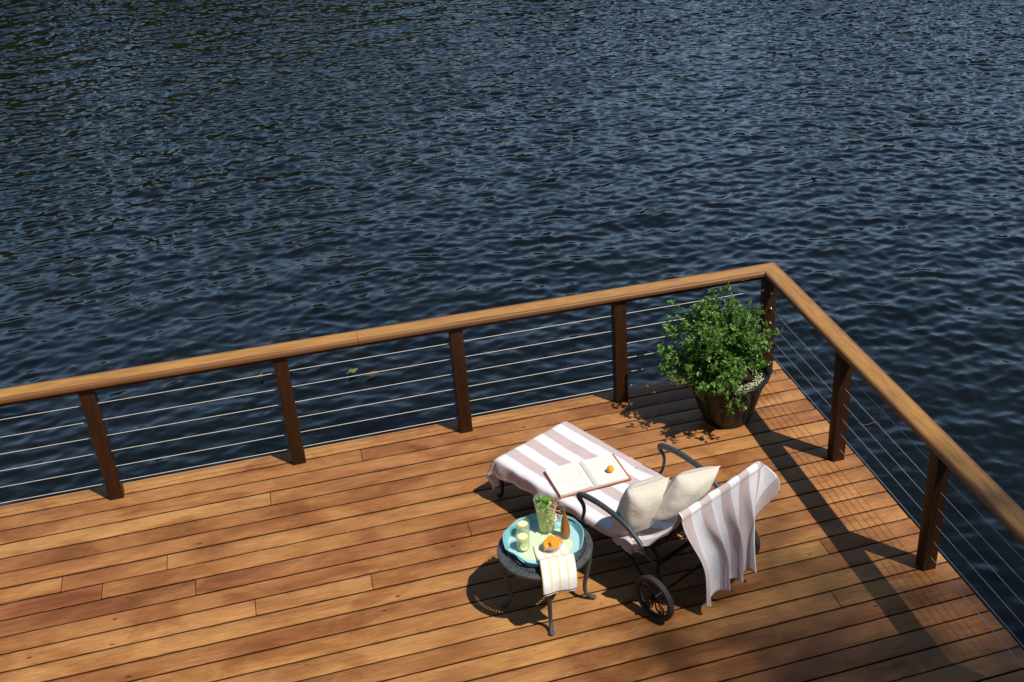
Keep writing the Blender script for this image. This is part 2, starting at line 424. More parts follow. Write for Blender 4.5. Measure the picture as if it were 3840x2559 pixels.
# ------------------------------------------------------------------ camera, light, sky
P_f = 4404.487
Rm = [[0.9488145850317455, -0.3155226626517451, -0.0140118729722172], [-0.169013205776355, -0.4697648175599606, -0.8664615123916678], [0.26680595852461014, 0.8244795118958445, -0.4990472071455305]]
CAM = Vector((-3.351542, -6.672577, 4.553326))
cam = bpy.data.cameras.new('camera'); co_ = bpy.data.objects.new('camera', cam); COL.objects.link(co_)
r_, d_, f_ = (Vector(a) for a in Rm)
co_.matrix_world = Matrix(((r_.x, -d_.x, -f_.x, CAM.x), (r_.y, -d_.y, -f_.y, CAM.y), (r_.z, -d_.z, -f_.z, CAM.z), (0, 0, 0, 1)))
cam.sensor_width = 36; cam.sensor_fit = 'HORIZONTAL'; cam.lens = P_f / 3840 * 36
cam.shift_x = -(2385.5576 - 1920) / 3840; cam.shift_y = (1296.216 - 1279.5) / 3840
cam.clip_start = .05; cam.clip_end = 3000
scene.camera = co_
EL = R(57.0); AZ = math.atan2(-.78, .625)          # direction towards the sun
to_sun = Vector((math.cos(AZ) * math.cos(EL), math.sin(AZ) * math.cos(EL), math.sin(EL)))
sun = bpy.data.lights.new('sun', 'SUN'); so = bpy.data.objects.new('sun', sun); COL.objects.link(so)
sun.energy = 4.9; sun.angle = R(.53); sun.color = (1.0, .95, .87)
so.rotation_euler = (-to_sun).to_track_quat('-Z', 'Y').to_euler(); so.location = (6, -8, 12)
w = bpy.data.worlds.new('World'); scene.world = w; w.use_nodes = True
nt = w.node_tree; bg = nt.nodes['Background']
sky = nt.nodes.new('ShaderNodeTexSky'); sky.sky_type = 'NISHITA'; sky.sun_disc = False
sky.sun_elevation = EL; sky.sun_rotation = PI / 2 - AZ; sky.altitude = 200; sky.air_density = 1.0; sky.dust_density = .4; sky.ozone_density = 2.5
# bright summer haze and cloud low over the far shore, deep blue higher up
tw_ = NT(nt)
gen = nt.nodes.new('ShaderNodeTexCoord'); sz = nt.nodes.new('ShaderNodeSeparateXYZ'); nt.links.new(gen.outputs['Generated'], sz.inputs[0])
cl = tw_.noise(tw_.coord('Generated', (2.2, 2.2, 6.0)), 2.4, 5, .55)
zz_ = tw_.math('ADD', sz.outputs[2], tw_.math('MULTIPLY', tw_.math('SUBTRACT', cl, .5), .16))
hz = tw_.mix(1.0, tw_.ramp(zz_, [(.25, (.53, .76, .98)), (.40, (.21, .345, .54)), (.54, (.035, .06, .11)), (.68, (0, 0, 0))]), tw_.ramp(sz.outputs[1], [(.05, (0, 0, 0)), (.45, (1, 1, 1))]), 'MULTIPLY')
hz = tw_.mix(1.0, hz, (20.0, 20.0, 20.0), 'MULTIPLY')
skc = tw_.mix(1.0, sky.outputs[0], hz, 'ADD')
nt.links.new(skc, bg.inputs[0]); bg.inputs[1].default_value = .050
scene.view_settings.view_transform = 'Standard'; scene.view_settings.look = 'None'
scene.view_settings.exposure = 0.0; scene.view_settings.gamma = 1.0
scene.render.engine = 'CYCLES'
scene.cycles.max_bounces = 10; scene.cycles.transparent_max_bounces = 24; scene.cycles.caustics_reflective = False; scene.cycles.caustics_refractive = False

# ------------------------------------------------------------------ water
ZW = -.70
def make_water():
    N = 1024; L = 30.72
    kx = np.fft.fftfreq(N, L / N) * 2 * PI; KX, KY = np.meshgrid(kx, kx, indexing='ij'); K = np.hypot(KX, KY); K[0, 0] = 1
    th = np.arctan2(KY, KX)
    lam = 2 * PI / K
    def spec(lp, sharp, wd, spread, base):
        kp = 2 * PI / lp
        S = K ** -4.0 * np.exp(-1.25 * (kp / K) ** 2)
        D = base + (1 - base) * np.abs(np.cos((th - wd))) ** spread
        return S * D
    S = spec(.26, 0, R(-100), 3, .34) + .16 * spec(.9, 0, R(-80), 4, .2) * (lam > .45)
    S = S * np.exp(-(.082 / lam) ** 4)
    S[0, 0] = 0
    ph = rng.normal(size=(N, N)) + 1j * rng.normal(size=(N, N))
    F = np.sqrt(S) * ph
    h = np.fft.ifft2(F).real
    hx = np.fft.ifft2(1j * KX * np.fft.fft2(h)).real; hy = np.fft.ifft2(1j * KY * np.fft.fft2(h)).real
    # choppy horizontal displacement sharpens the crests
    H = np.fft.fft2(h)
    dx = np.fft.ifft2(-1j * KX / K * H).real; dy = np.fft.ifft2(-1j * KY / K * H).real
    s = .116 / math.sqrt((hx ** 2).mean() * .5 + (hy ** 2).mean() * .5)
    h *= s; dx *= s * .9; dy *= s * .9
    d = L / N
    ix = np.arange(-440, 490); iy = np.arange(-140, 690)
    A, B = np.meshgrid(ix, iy, indexing='ij')
    X = A * d; Y = B * d
    env = np.ones_like(X)
    # water is calmer in the lee close to the deck
    dist = np.maximum(Y - .3, 0) ; dist = np.where(X > 0, np.hypot(np.maximum(Y, 0) , X), dist)
    lee = .46 + .54 * np.clip(dist / 7.0, 0, 1)
    lee = lee * (1 + .16 * np.sin(X * .55 + 1.3 * np.sin(Y * .31)) * np.sin(Y * .47 + .9 * np.sin(X * .23 + 1)))
    gx = np.clip(np.minimum(A - ix[0], ix[-1] - A) / 15.0, 0, 1) * np.clip(np.minimum(B - iy[0], iy[-1] - B) / 15.0, 0, 1)
    e = lee * gx
    Z = ZW + h[A % N, B % N] * e
    X = X - dx[A % N, B % N] * e; Y = Y - dy[A % N, B % N] * e
    nx, ny = A.shape
    co = np.stack([X, Y, Z], -1).reshape(-1, 3).astype(np.float32)
    idx = np.arange(nx * ny).reshape(nx, ny)
    q = np.stack([idx[:-1, :-1], idx[1:, :-1], idx[1:, 1:], idx[:-1, 1:]], -1).reshape(-1, 4)
    # surrounding sheet to the horizon
    x0, x1, y0, y1 = ix[0] * d, ix[-1] * d, iy[0] * d, iy[-1] * d; BIG = 900
    xs = [-BIG, x0, x1, BIG]; ys = [-BIG, y0, y1, BIG]
    ev = np.array([(x, y, ZW) for x in xs for y in ys], dtype=np.float32); b = len(co)
    eq = [(b + i * 4 + j, b + (i + 1) * 4 + j, b + (i + 1) * 4 + j + 1, b + i * 4 + j + 1) for i in range(3) for j in range(3) if not (i == 1 and j == 1)]
    co = np.concatenate([co, ev]); q = np.concatenate([q, np.array(eq)])
    me = bpy.data.meshes.new('water')
    me.vertices.add(len(co)); me.vertices.foreach_set('co', co.ravel())
    me.loops.add(q.size); me.loops.foreach_set('vertex_index', q.ravel().astype(np.int32))
    me.polygons.add(len(q)); me.polygons.foreach_set('loop_start', np.arange(0, q.size, 4, dtype=np.int32))
    me.polygons.foreach_set('use_smooth', np.ones(len(q), dtype=bool))
    me.update(calc_edges=True); me.validate()
    me.materials.append(water_mat())
    o = bpy.data.objects.new('water', me); COL.objects.link(o); tag(o, kind='structure')
make_water()

# ------------------------------------------------------------------ deck
PITCH = .145; GAP = .010
def make_deck():
    d = MB()
    joints = {}
    def J(k, *xs): joints.setdefault(k, []).extend(xs)
    rows = [(-2, .145 + GAP / 2, .277)] + [(k, -PITCH * (k + 1) + GAP / 2, -PITCH * k - GAP / 2) for k in range(-1, 34)]
    rr = random.Random(5)
    SEEN = JOINTS
    for px, py in SEEN:
        k = int(math.floor(-py / PITCH)); J(k, px)
    XL = -9.0
    for k, y0, y1 in rows:
        js = sorted(joints.get(k, []))
        if not js:
            js = [rr.uniform(-8.6, -6.2)]
            if k > 22: js.append(rr.uniform(-4, -1))
        else:
            js = [js[0] - rr.uniform(2.6, 3.8)] + js
        js = [x for x in js if x > XL + .3]
        xs = [XL] + js + [-.002 + rr.uniform(-.004, .004)]
        prev = None
        for a, b in zip(xs[:-1], xs[1:]):
            col = (min(.80, max(0, rr.gauss(.53, .235))), rr.random(), rr.random() ** 1.7, 1)
            if prev is not None: col = (lerp(col[0], prev, .45), col[1], col[2] * .6, 1)
            prev = col[0]
            if k < -1: col = (.66, col[1], .05, 1)
            dz = rr.uniform(-.0012, .0012); dy = rr.uniform(-.0012, .0012)
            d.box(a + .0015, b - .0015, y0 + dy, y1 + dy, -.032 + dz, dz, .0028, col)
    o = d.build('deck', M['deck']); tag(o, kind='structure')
    j = MB()
    x = -8.9
    while x < -.1:
        j.box(x, x + .05, -4.9, .23, -.22, -.034); x += .41
    j.box(-9, -.03, .232, .268, -.24, -.034); j.box(-.028, -.006, -4.9, .268, -.24, -.034)
    for px in (-8, -5.4, -2.8, -.25):
        for py in (-4.5, -2.2, .1): j.box(px - .1, px + .1, py - .1, py + .1, -2.2, -.23)
    o = j.build('deck_framing', M['joist'], smooth=False); tag(o, kind='structure')
# ends of boards seen in the photograph (metres along and across the deck)
JOINTS = [(-4.19, -.94), (-3.87, -1.18), (-3.22, -1.23), (-4.57, -1.82), (-3.86, -1.99), (-3.52, -2.23), (-4.93, -.61), (-4.35, -.66),
          (-.62, -1.79), (-.76, -2.18), (-1.39, -.79), (-2.59, -.93), (-3.73, -.21), (-3.12, .09)]
make_deck()

# ------------------------------------------------------------------ railings
PW = .0863
ZB, ZT0, ZT1 = .806, .832, .872
def rail_profile(w):
    pr = []
    hw = w / 2; r = .014
    for cx, cz, a0 in ((hw - r, ZT0 + r, -90), (hw - r, ZT1 - r, 0), (-hw + r, ZT1 - r, 90), (-hw + r, ZT0 + r, 180)):
        for k in range(5):
            a = R(a0 + 90 * k / 4); pr.append((cx + r * math.cos(a), cz + r * math.sin(a)))
    return pr
YB = .1043; YC = YB + PW / 2; XC = -.1838 + PW / 2
def sweep_rail(mb, prof, path):
    """path: list of functions (off,z)->point"""
    n = len(prof); vs = []
    for fn in path: vs += [fn(o, z) for o, z in prof]
    fs = []
    for i in range(len(path) - 1):
        for k in range(n):
            l = (k + 1) % n; fs.append((i * n + k, i * n + l, (i + 1) * n + l, (i + 1) * n + k))
    fs.append(tuple(range(n))[::-1]); fs.append(tuple((len(path) - 1) * n + k for k in range(n)))
    bm = bmesh.new(); bv = [bm.verts.new(v) for v in vs]
    for f in fs: bm.faces.new([bv[i] for i in f])
    bmesh.ops.recalc_face_normals(bm, faces=bm.faces); mb.bm(bm); bm.free()
def make_post(parent, x, y, lab=None, zt=ZB - .001):
    p = MB(); p.box(x - PW / 2, x + PW / 2, y - PW / 2, y + PW / 2, -.25, zt, .004)
    o = p.build('post', M['post'], parent); 
    if lab: o['label'] = lab
    return o
YK = YC - .014
CZ = [.115, .230, .347, .465, .582, .702]
CR = .0017
back = thing('cable_railing', 'timber railing with steel cables along the far deck edge, behind the potted shrub', 'railing', (-4, YC, 0))
side = thing('cable_railing', 'brown timber railing with steel cables down the right hand edge of the deck', 'railing', (XC, -2, 0))
def into(o, root):
    o.parent = root; o.matrix_parent_inverse = Matrix.Translation(-root.location); return o
def P(mb, name, m, root, **kw):
    o = mb.build(name, m, None, **kw); return into(o, root)
bx = [-8.35, -7.12, -5.90, -4.707 + PW / 2, -3.567 + PW / 2, -2.441 + PW / 2, -1.310 + PW / 2]
bx[2] = bx[3] - 1.14; bx[1] = bx[2] - 1.14; bx[0] = bx[1] - 1.14
W_ = .142
# handrails: mitred at the corner, with a scarf joint in the back rail
xj = -3.03
for a, b in ((-9.0, xj - .001), (xj + .001, None)):
    m_ = MB()
    if b is None:
        sweep_rail(m_, rail_profile(W_), [lambda o, z: (xj + .001, YC + o, z), lambda o, z: (XC + o - .0008, YC + o, z)])
    else:
        sweep_rail(m_, rail_profile(W_), [lambda o, z: (-9.0, YC + o, z), lambda o, z: (xj - .001, YC + o, z)])
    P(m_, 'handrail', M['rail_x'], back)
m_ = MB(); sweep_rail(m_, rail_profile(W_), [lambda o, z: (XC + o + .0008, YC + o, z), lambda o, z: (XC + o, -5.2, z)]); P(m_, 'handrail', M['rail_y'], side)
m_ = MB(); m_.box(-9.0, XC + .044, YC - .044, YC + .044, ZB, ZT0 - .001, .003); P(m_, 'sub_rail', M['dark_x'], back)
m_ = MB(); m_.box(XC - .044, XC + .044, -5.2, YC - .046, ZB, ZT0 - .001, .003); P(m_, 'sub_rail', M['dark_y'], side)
for x in bx: into(make_post(None, x, YC), back)
into(make_post(None, XC, YC, 'corner post with steel cable fittings'), back)
sy = [-1.0548 + PW / 2, -2.2042 + PW / 2, -3.353 + PW / 2, -4.50 + PW / 2]
for y in sy: into(make_post(None, XC, y), side)
for z in CZ:
    c = MB(); c.tube([(-9, YK, z), (XC - PW / 2 - .13, YK, z)], CR, 6); o = P(c, 'cable', M['cable'], back)
    f = MB(); f.tube([(XC - PW / 2 - .16, YK, z), (XC - PW / 2 - .11, YK, z)], .0045, 8); f.tube([(XC - PW / 2 - .115, YK, z), (XC - PW / 2, YK, z)], .003, 8)
    f.tube([(XC - PW / 2 - .008, YK, z), (XC - PW / 2 + .001, YK, z)], [.011, .012], 12); f.ball((XC - PW / 2 - .012, YK, z), .008, 2)
    fo = f.build('cable_fitting', M['fitting'], None); fo.parent = o
    ce = MB(); zz = z - .02
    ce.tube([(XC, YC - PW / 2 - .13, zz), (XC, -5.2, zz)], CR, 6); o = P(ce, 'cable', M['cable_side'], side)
    f = MB(); f.tube([(XC, YC - PW / 2 - .16, zz), (XC, YC - PW / 2 - .11, zz)], .0045, 8); f.tube([(XC, YC - PW / 2 - .115, zz), (XC, YC - PW / 2, zz)], .003, 8)
    f.tube([(XC, YC - PW / 2 - .008, zz), (XC, YC - PW / 2 + .001, zz)], [.011, .012], 12); f.ball((XC, YC - PW / 2 - .012, zz), .008, 2)
    fo = f.build('cable_fitting', M['fitting'], None); fo.parent = o

# ------------------------------------------------------------------ potted shrub
PC = Vector((-.635, -.31, 0))
pot = thing('potted_shrub', 'leafy green shrub in a fluted dark brown pot in the corner of the deck', 'potted plant', PC)
def make_pot():
    seg = 96; prof = [(.0, .004), (.14, .004), (.160, .0), (.168, .012), (.171, .030), (.173, .038), (.181, .05), (.197, .09), (.212, .14), (.226, .19), (.238, .24), (.246, .285), (.251, .315), (.254, .325), (.262, .330), (.258, .338), (.272, .342), (.290, .352), (.294, .364), (.288, .374), (.276, .377), (.266, .370), (.262, .345), (.262, .300)]
    vs = []
    for r, z in prof:
        fl = sstep(.035, .07, z) * (1 - sstep(.29, .318, z)) if r < .26 else 0
        for k in range(seg):
            a = 2 * PI * k / seg
            s = abs(math.sin(a * 6.0 + .5)) ** .8
            rr_ = r * (1 + fl * (.12 * s - .095))
            vs.append((rr_ * math.cos(a), rr_ * math.sin(a), z))
    fs = [(i * seg + k, i * seg + (k + 1) % seg, (i + 1) * seg + (k + 1) % seg, (i + 1) * seg + k) for i in range(len(prof) - 1) for k in range(seg)]
    m_ = MB(); m_.add(vs, fs); m_.build('pot', M['pot'], pot, angle=50)
    s = MB(); s.lathe([(0.0, .318), (.10, .322), (.2, .312), (.2615, .303)][::-1], 40); s.build('soil', M['soil'], pot)
make_pot()
def leaf(mb, p, d, n, L, W, col, cup=.25):
    d = d.normalized(); s = d.cross(n)
    if s.length < 1e-4: s = d.cross(Vector((.3, .5, .8)))
    s.normalize(); nn = s.cross(d)
    q = [p, p + d * L * .35 + s * W * .5 + nn * cup * W * .5, p + d * L * .75 + s * W * .42 + nn * cup * W * .4, p + d * L - nn * L * .12,
         p + d * L * .75 - s * W * .42 + nn * cup * W * .4, p + d * L * .35 - s * W * .5 + nn * cup * W * .5, p + d * L * .5]
    mb.add(q, [(0, 1, 6), (1, 2, 6), (2, 3, 6), (3, 4, 6), (4, 5, 6), (5, 0, 6)], None, col)
SPILL = [False]
def make_shrub():
    rr = random.Random(21); fol = MB(); st = MB()
    tips = []
    def rv(a=1.0): return Vector((rr.gauss(0, a), rr.gauss(0, a), rr.gauss(0, a)))
    cen = Vector((-.03, .0, .62))
    def twig(p, d, ln, depth):
        n = 5; pts = [p.copy()]; q = p.copy(); dd = d.copy()
        for i in range(n):
            dd = (dd + rv(.10) + Vector((0, 0, .05 if depth == 0 else .0))).normalized(); q = q + dd * ln / n; pts.append(q.copy())
        r0 = (.0045, .0026, .0016)[depth]
        st.tube(pts, [lerp(r0, r0 * .55, i / n) for i in range(n + 1)], 5, cap=False)
        return pts, dd
    def leaves(pts, dd, start, dens):
        for i in range(start, len(pts)):
            for _ in range(dens):
                base = pts[i] + rv(.006)
                if base.z < .38 and base.xy.length > .19 and not SPILL[0]: continue
                if (base.x > .27 and base.z < .62) or base.xy.length > .50: continue
                tone = min(1, max(0, rr.gauss(.45, .28)))
                out = (dd * .5 + rv(.75)).normalized()
                for q in range(3):
                    o2 = (out + rv(.45)).normalized(); up = (Vector((0, 0, 1)) + rv(.55)).normalized()
                    L = rr.uniform(.022, .041)
                    leaf(fol, base + o2 * .005, o2, up, L, L * rr.uniform(.40, .52), (tone, rr.random() ** 3, 0, 1))
    stems = []
    for i in range(38):
        SPILL[0] = i == 1
        a = rr.uniform(0, 2 * PI); el = rr.uniform(.05, 1.45) if i > 6 else rr.uniform(-.2, .15)
        b = Vector((rr.gauss(0, .06), rr.gauss(0, .06), .315))
        # target on the uneven crown
        ex = .40 * (1 + .13 * math.sin(3 * a + 1)) ; ez = .335
        tgt = Vector((-.045 + ex * math.cos(el) * math.cos(a) * (.84 if math.cos(a) > 0 else 1.10), .0 + .34 * math.cos(el) * math.sin(a), .53 + ez * math.sin(el))) + rv(.03)
        if i == 1: tgt = Vector((-.06, -.30, .27))
        d0 = (tgt - b); ln = d0.length
        pts, dd = twig(b, (d0.normalized() + Vector((0, 0, .25))).normalized(), ln * .62, 0)
        for s in range(5):
            k = rr.randint(2, 5); dr = ((tgt - pts[k]).normalized() + rv(.38)).normalized()
            p2, d2 = twig(pts[k], dr, ln * rr.uniform(.30, .46), 1)
            leaves(p2, d2, 2, 1)
            for s2 in range(2):
                k2 = rr.randint(2, 5); p3, d3 = twig(p2[k2], (d2 + rv(.5)).normalized(), rr.uniform(.06, .13), 2)
                leaves(p3, d3, 1, 1)
                leaves(p3[-1:], d3, 0, 2)
    fol.build('foliage', M['leaf'], pot, smooth=False); st.build('stems', M['twig'], pot)
    fl = MB(); gr = MB()
    for i in range(620):
        a = rr.gauss(-.95, .48) if i < 520 else rr.uniform(0, 6.3); r = rr.uniform(.19, .262)
        z = .335 + rr.uniform(0, .035) - (r - .19) * .12
        p = Vector((r * math.cos(a), r * math.sin(a), z))
        if i % 2: fl.ball(p, rr.uniform(.0028, .0052), 1, (1, 1, .7))
        else: leaf(gr, p - Vector((0, 0, .012)), rv().normalized(), Vector((0, 0, 1)), .016, .007, (rr.random(), .4, 0, 1))
    tag(fl.build('flowers', M['petal'], pot), kind='stuff'); tag(gr.build('ground_cover', M['leaf'], pot, smooth=False), kind='stuff')
make_shrub()

# ------------------------------------------------------------------ chaise lounge (local x: foot to head, local y: near to far side)
CH = Vector((-2.34, -.719, 0)); CRZ = math.atan2(-.891, .454)
def cw(p):
    """chaise coordinates to world"""
    c, s = math.cos(CRZ), math.sin(CRZ); return Vector((CH.x + c * p[0] - s * p[1], CH.y + s * p[0] + c * p[1], p[2]))
ch = thing('chaise_lounge', 'charcoal wrought iron chaise lounge on two wheels, draped with striped towels', 'sun lounger', CH, CRZ)
SZ = .305; WD = .56
for s in (0, 1):
    y = 0.0 if s == 0 else WD; o_ = -1 if s == 0 else 1
    a = MB(); ya = y + o_ * .052
    arm = crv([(.812, y + o_ * .02, .285), (.824, ya, .315), (.843, ya, .39), (.838, ya, .435), (.812, ya, .462), (.806, ya, .483), (.828, ya, .500), (.88, ya, .510), (.97, ya, .513), (1.06, ya, .505), (1.15, ya, .489), (1.23, ya, .450), (1.30, ya, .402), (1.355, ya, .352), (1.392, ya - o_ * .02, .305)], 5)
    n = len(arm)
    a.tube(arm, [interp(i / n, [0, .1, .25, .36, .5, .75, 1], [.010, .010, .013, .018, .019, .017, .012]) for i in range(n)], 12, flat=.85)
    ao = a.build('armrest', M['iron'], ch)
    l = MB(); lp = crv([(.02, y - o_ * .015, SZ - .015), (-.004, y - o_ * .012, .24), (.004, y - o_ * .012, .15), (.000, y - o_ * .012, .06), (-.022, y - o_ * .010, .012)], 6)
    l.tube(lp, [interp(i / len(lp), [0, .3, .75, .9, 1], [.017, .016, .011, .014, .017]) for i in range(len(lp))], 10); l.ball((-.026, y - o_ * .01, .014), .016, 2, (1.2, 1, .85))
    l.build('leg', M['black'], ch)
    rl = MB(); rp = crv([(1.00, y - o_ * .01, SZ - .01), (1.09, y - o_ * .005, .245), (1.18, y, .19), (1.26, y + o_ * .005, .13), (1.36, y + o_ * .01, .115), (1.44, y + o_ * .02, .14)], 6)
    rl.tube(rp, .012, 8)
    rl.tube(crv([(1.335, y + o_ * .004, .375), (1.372, y + o_ * .006, .355), (1.392, y + o_ * .01, .31), (1.385, y + o_ * .01, .24), (1.43, y + o_ * .02, .15)], 6), .011, 8)
    rl.build('rear_leg', M['black'], ch)
fr = MB()
for y in (0.0, WD): fr.tube([(0.0, y, SZ - .012), (1.22, y, SZ - .012)], .013, 8)
for x in (0.0, .4, .8, 1.2): fr.tube([(x, 0, SZ - .012), (x, WD, SZ - .012)], .011, 8)
fr.tube([(1.392, -.03, .30), (1.392, WD + .03, .30)], .013, 8)
fr.build('frame', M['black'], ch)
br = MB()
for y in (0.02, WD - .02): br.tube(crv([(1.20, y, SZ - .02), (1.345, y, .392), (1.475, y, .530), (1.59, y, .750)], 5), .012, 8)
br.tube([(1.585, .02, .765), (1.585, WD - .02, .765)], .012, 8); br.tube([(1.41, .03, .460), (1.41, WD - .03, .460)], .010, 8)
br.build('back_frame', M['black'], ch)
sl = MB(); sl.box(.01, 1.2, .012, WD - .012, SZ - .003, SZ + .004, .0015)
sl.grid([[(lerp(1.2, 1.585, (i / 8) ** .95), lerp(.03, WD - .03, j / 4), interp(lerp(1.2, 1.585, (i / 8) ** .95), [1.2, 1.345, 1.475, 1.585], [SZ - .015, .405, .545, .750])) for j in range(5)] for i in range(9)])
sl.build('sling_seat', M['sling'], ch)
ax = MB(); ax.tube([(1.44, -.14, .14), (1.44, WD + .11, .14)], .008, 8); ax.build('axle', M['black'], ch)
def make_wheel(y):
    r = .1405; ty = MB()
    prof = [(r - .016, -.013), (r - .006, -.0155), (r - .001, -.011)]
    for k in range(5):
        a = -.009 + k * .0045; prof += [(r, a - .0015), (r, a + .0012), (r - .0022, a + .0018), (r - .0022, a + .0026)]
    prof += [(r - .001, .0125), (r - .006, .0155), (r - .016, .013)]
    def spin(mb, prof, seg=64):
        n = len(prof); vs = []
        for rr_, o in prof:
            for k in range(seg):
                a = 2 * PI * k / seg; vs.append((1.44 + rr_ * math.cos(a), y + o, .1405 + rr_ * math.sin(a)))
        fs = [(i * seg + k, ((i + 1) % n) * seg + k, ((i + 1) % n) * seg + (k + 1) % seg, i * seg + (k + 1) % seg) for i in range(n) for k in range(seg)]
        mb.add(vs, fs)
    spin(ty, prof)
    w_ = MB(); spin(w_, [(r - .016, -.012), (r - .016, .012), (r - .031, .010), (r - .031, -.010)])
    def pt(rr_, a): return (1.44 + rr_ * math.cos(a), y, .1405 + rr_ * math.sin(a))
    for k in range(5):
        a0 = 2 * PI * k / 5 + .35
        for s in (-1, 1):
            w_.tube(crv([pt(.016, a0), pt(.045, a0 + s * .42), pt(.078, a0 + s * .36), pt(.100, a0 + s * .10), pt(.117, a0 + s * .02)], 5), .0048, 6)
        w_.tube(crv([pt(.045, a0), pt(.075, a0 + .12), pt(.088, a0 - .10), pt(.075, a0 - .16)], 5), .0032, 6)
    w_.tube([(1.44, y - .022, .1405), (1.44, y + .022, .1405)], .017, 14)
    hub = MB(); hub.ball((1.44, y + (-.026 if y < .2 else .026), .1405), .0065, 2)
    wo = thing('wheel', None, None, (0, 0, 0)); wo.parent = ch
    ty.build('tyre', M['tyre'], wo); w_.build('rim', M['black'], wo); hub.build('hub_nut', M['fitting'], wo)
make_wheel(-.10); make_wheel(WD + .072)

# ---- seat towel
def make_seat_towel():
    m_ = MB(); na, nb = 110, 70; zt = SZ + .012
    P_, U = [], []
    for i in range(na):
        a = lerp(-.235, 1.235, i / (na - 1)); row = []; ur = []
        b0 = lerp(-.122, -.045, sstep(0, 1.0, max(a, 0)))
        for j in range(nb):
            b = lerp(b0, .635, j / (nb - 1))
            pa = max(0, -a); pb = max(0, -b); pf = max(0, b - .563)
            x = max(a, 0); y = min(max(b, 0), .563); z = zt
            # gentle hollow in the sling and soft wrinkles
            z += -.010 * math.sin(PI * min(1, max(0, y / .563))) * sstep(0, .25, x) + .0035 * noise.noise(Vector((a * 7, b * 11, 0))) + .0025 * noise.noise(Vector((a * 20, b * 16, 3)))
            z += .010 * math.exp(-((b - .53) / .03) ** 2) * math.sin(a * 16) * sstep(.45, .7, a)
            if pf > 0:
                q = pf * (.35 + .75 * sstep(.1, .9, a)); y += .012 + .030 * sstep(.55, .8, a) * pf / .07; z -= q
            drop = math.hypot(pa, pb) if (pa > 0 and pb > 0) else pa + pb
            if drop > 0:
                r0 = .018; ease = drop - r0 * (1 - math.exp(-drop / r0)) * .55
                out = r0 * (1 - math.exp(-drop / r0))
                if pa > 0 and pb > 0:
                    k = min(pa, pb) / max(pa, pb); flare = .55 * min(pa, pb) * (1.15 - .6 * sstep(.1, .2, pa))
                    x -= out * pa / drop + flare * .75 ; y -= out * pb / drop + flare * .55; z -= ease * (1 - .05 * k)
                elif pa > 0: x -= out + .02 * math.sin(b * 22) * min(1, pa / .15); z -= ease
                else:
                    y -= out + (.010 * math.sin(a * 15 + 1) + .006 * math.sin(a * 34)) * min(1, pb / .08); z -= ease
            # crumple where seat meets back
            cr = sstep(1.04, 1.2, a)
            z += cr * (.014 + .020 * noise.noise(Vector((a * 13, b * 15, 7))))
            row.append((x, y, z)); ur.append((b, a))
        P_.append(row); U.append(ur)
    m_.grid(P_, U)
    o = m_.build('beach_towel', M['towel_seat'], None, loc=CH, rz=CRZ, angle=180)
    md = o.modifiers.new('thick', 'SOLIDIFY'); md.thickness = .005; md.offset = -1
    tag(o, 'white and mauve striped towel spread flat on the lounger seat under the open book', 'towel')
    # bunched hem at the near side of the crease
    f = MB()
    P2, U2 = [], []
    for i in range(46):
        s_ = i / 45; row, ur = [], []
        pinch = math.sin(PI * s_) ** .5
        fold = .5 + .5 * math.sin(s_ * 13 + .6)
        for j in range(22):
            t_ = j / 21; a_ = lerp(1.9, -2.6, t_)
            r_1 = (.020 + .016 * fold) * pinch + .004
            yy = -.030 + r_1 * (.35 - 1.35 * math.cos(a_ - .4)) * .8 - .028 * fold * t_ * pinch
            zz = .318 + .022 * s_ + r_1 * math.sin(a_) - .030 * fold * t_ * t_
            xx = 1.065 + .20 * s_ + .016 * math.sin(t_ * 5 + s_ * 9) + .02 * t_ * math.sin(s_ * 13)
            n_ = .010 * noise.noise(Vector((s_ * 6, t_ * 4, 3)))
            row.append((xx, yy + n_, zz + n_)); ur.append((-.093 + t_ * .10, s_ * .3))
        P2.append(row); U2.append(ur)
    f.grid(P2, U2)
    fo = f.build('bunched_hem', M['towel_seat'], None, angle=180); fo.parent = o
    md = fo.modifiers.new('thick', 'SOLIDIFY'); md.thickness = .004; md.offset = 0
make_seat_towel()

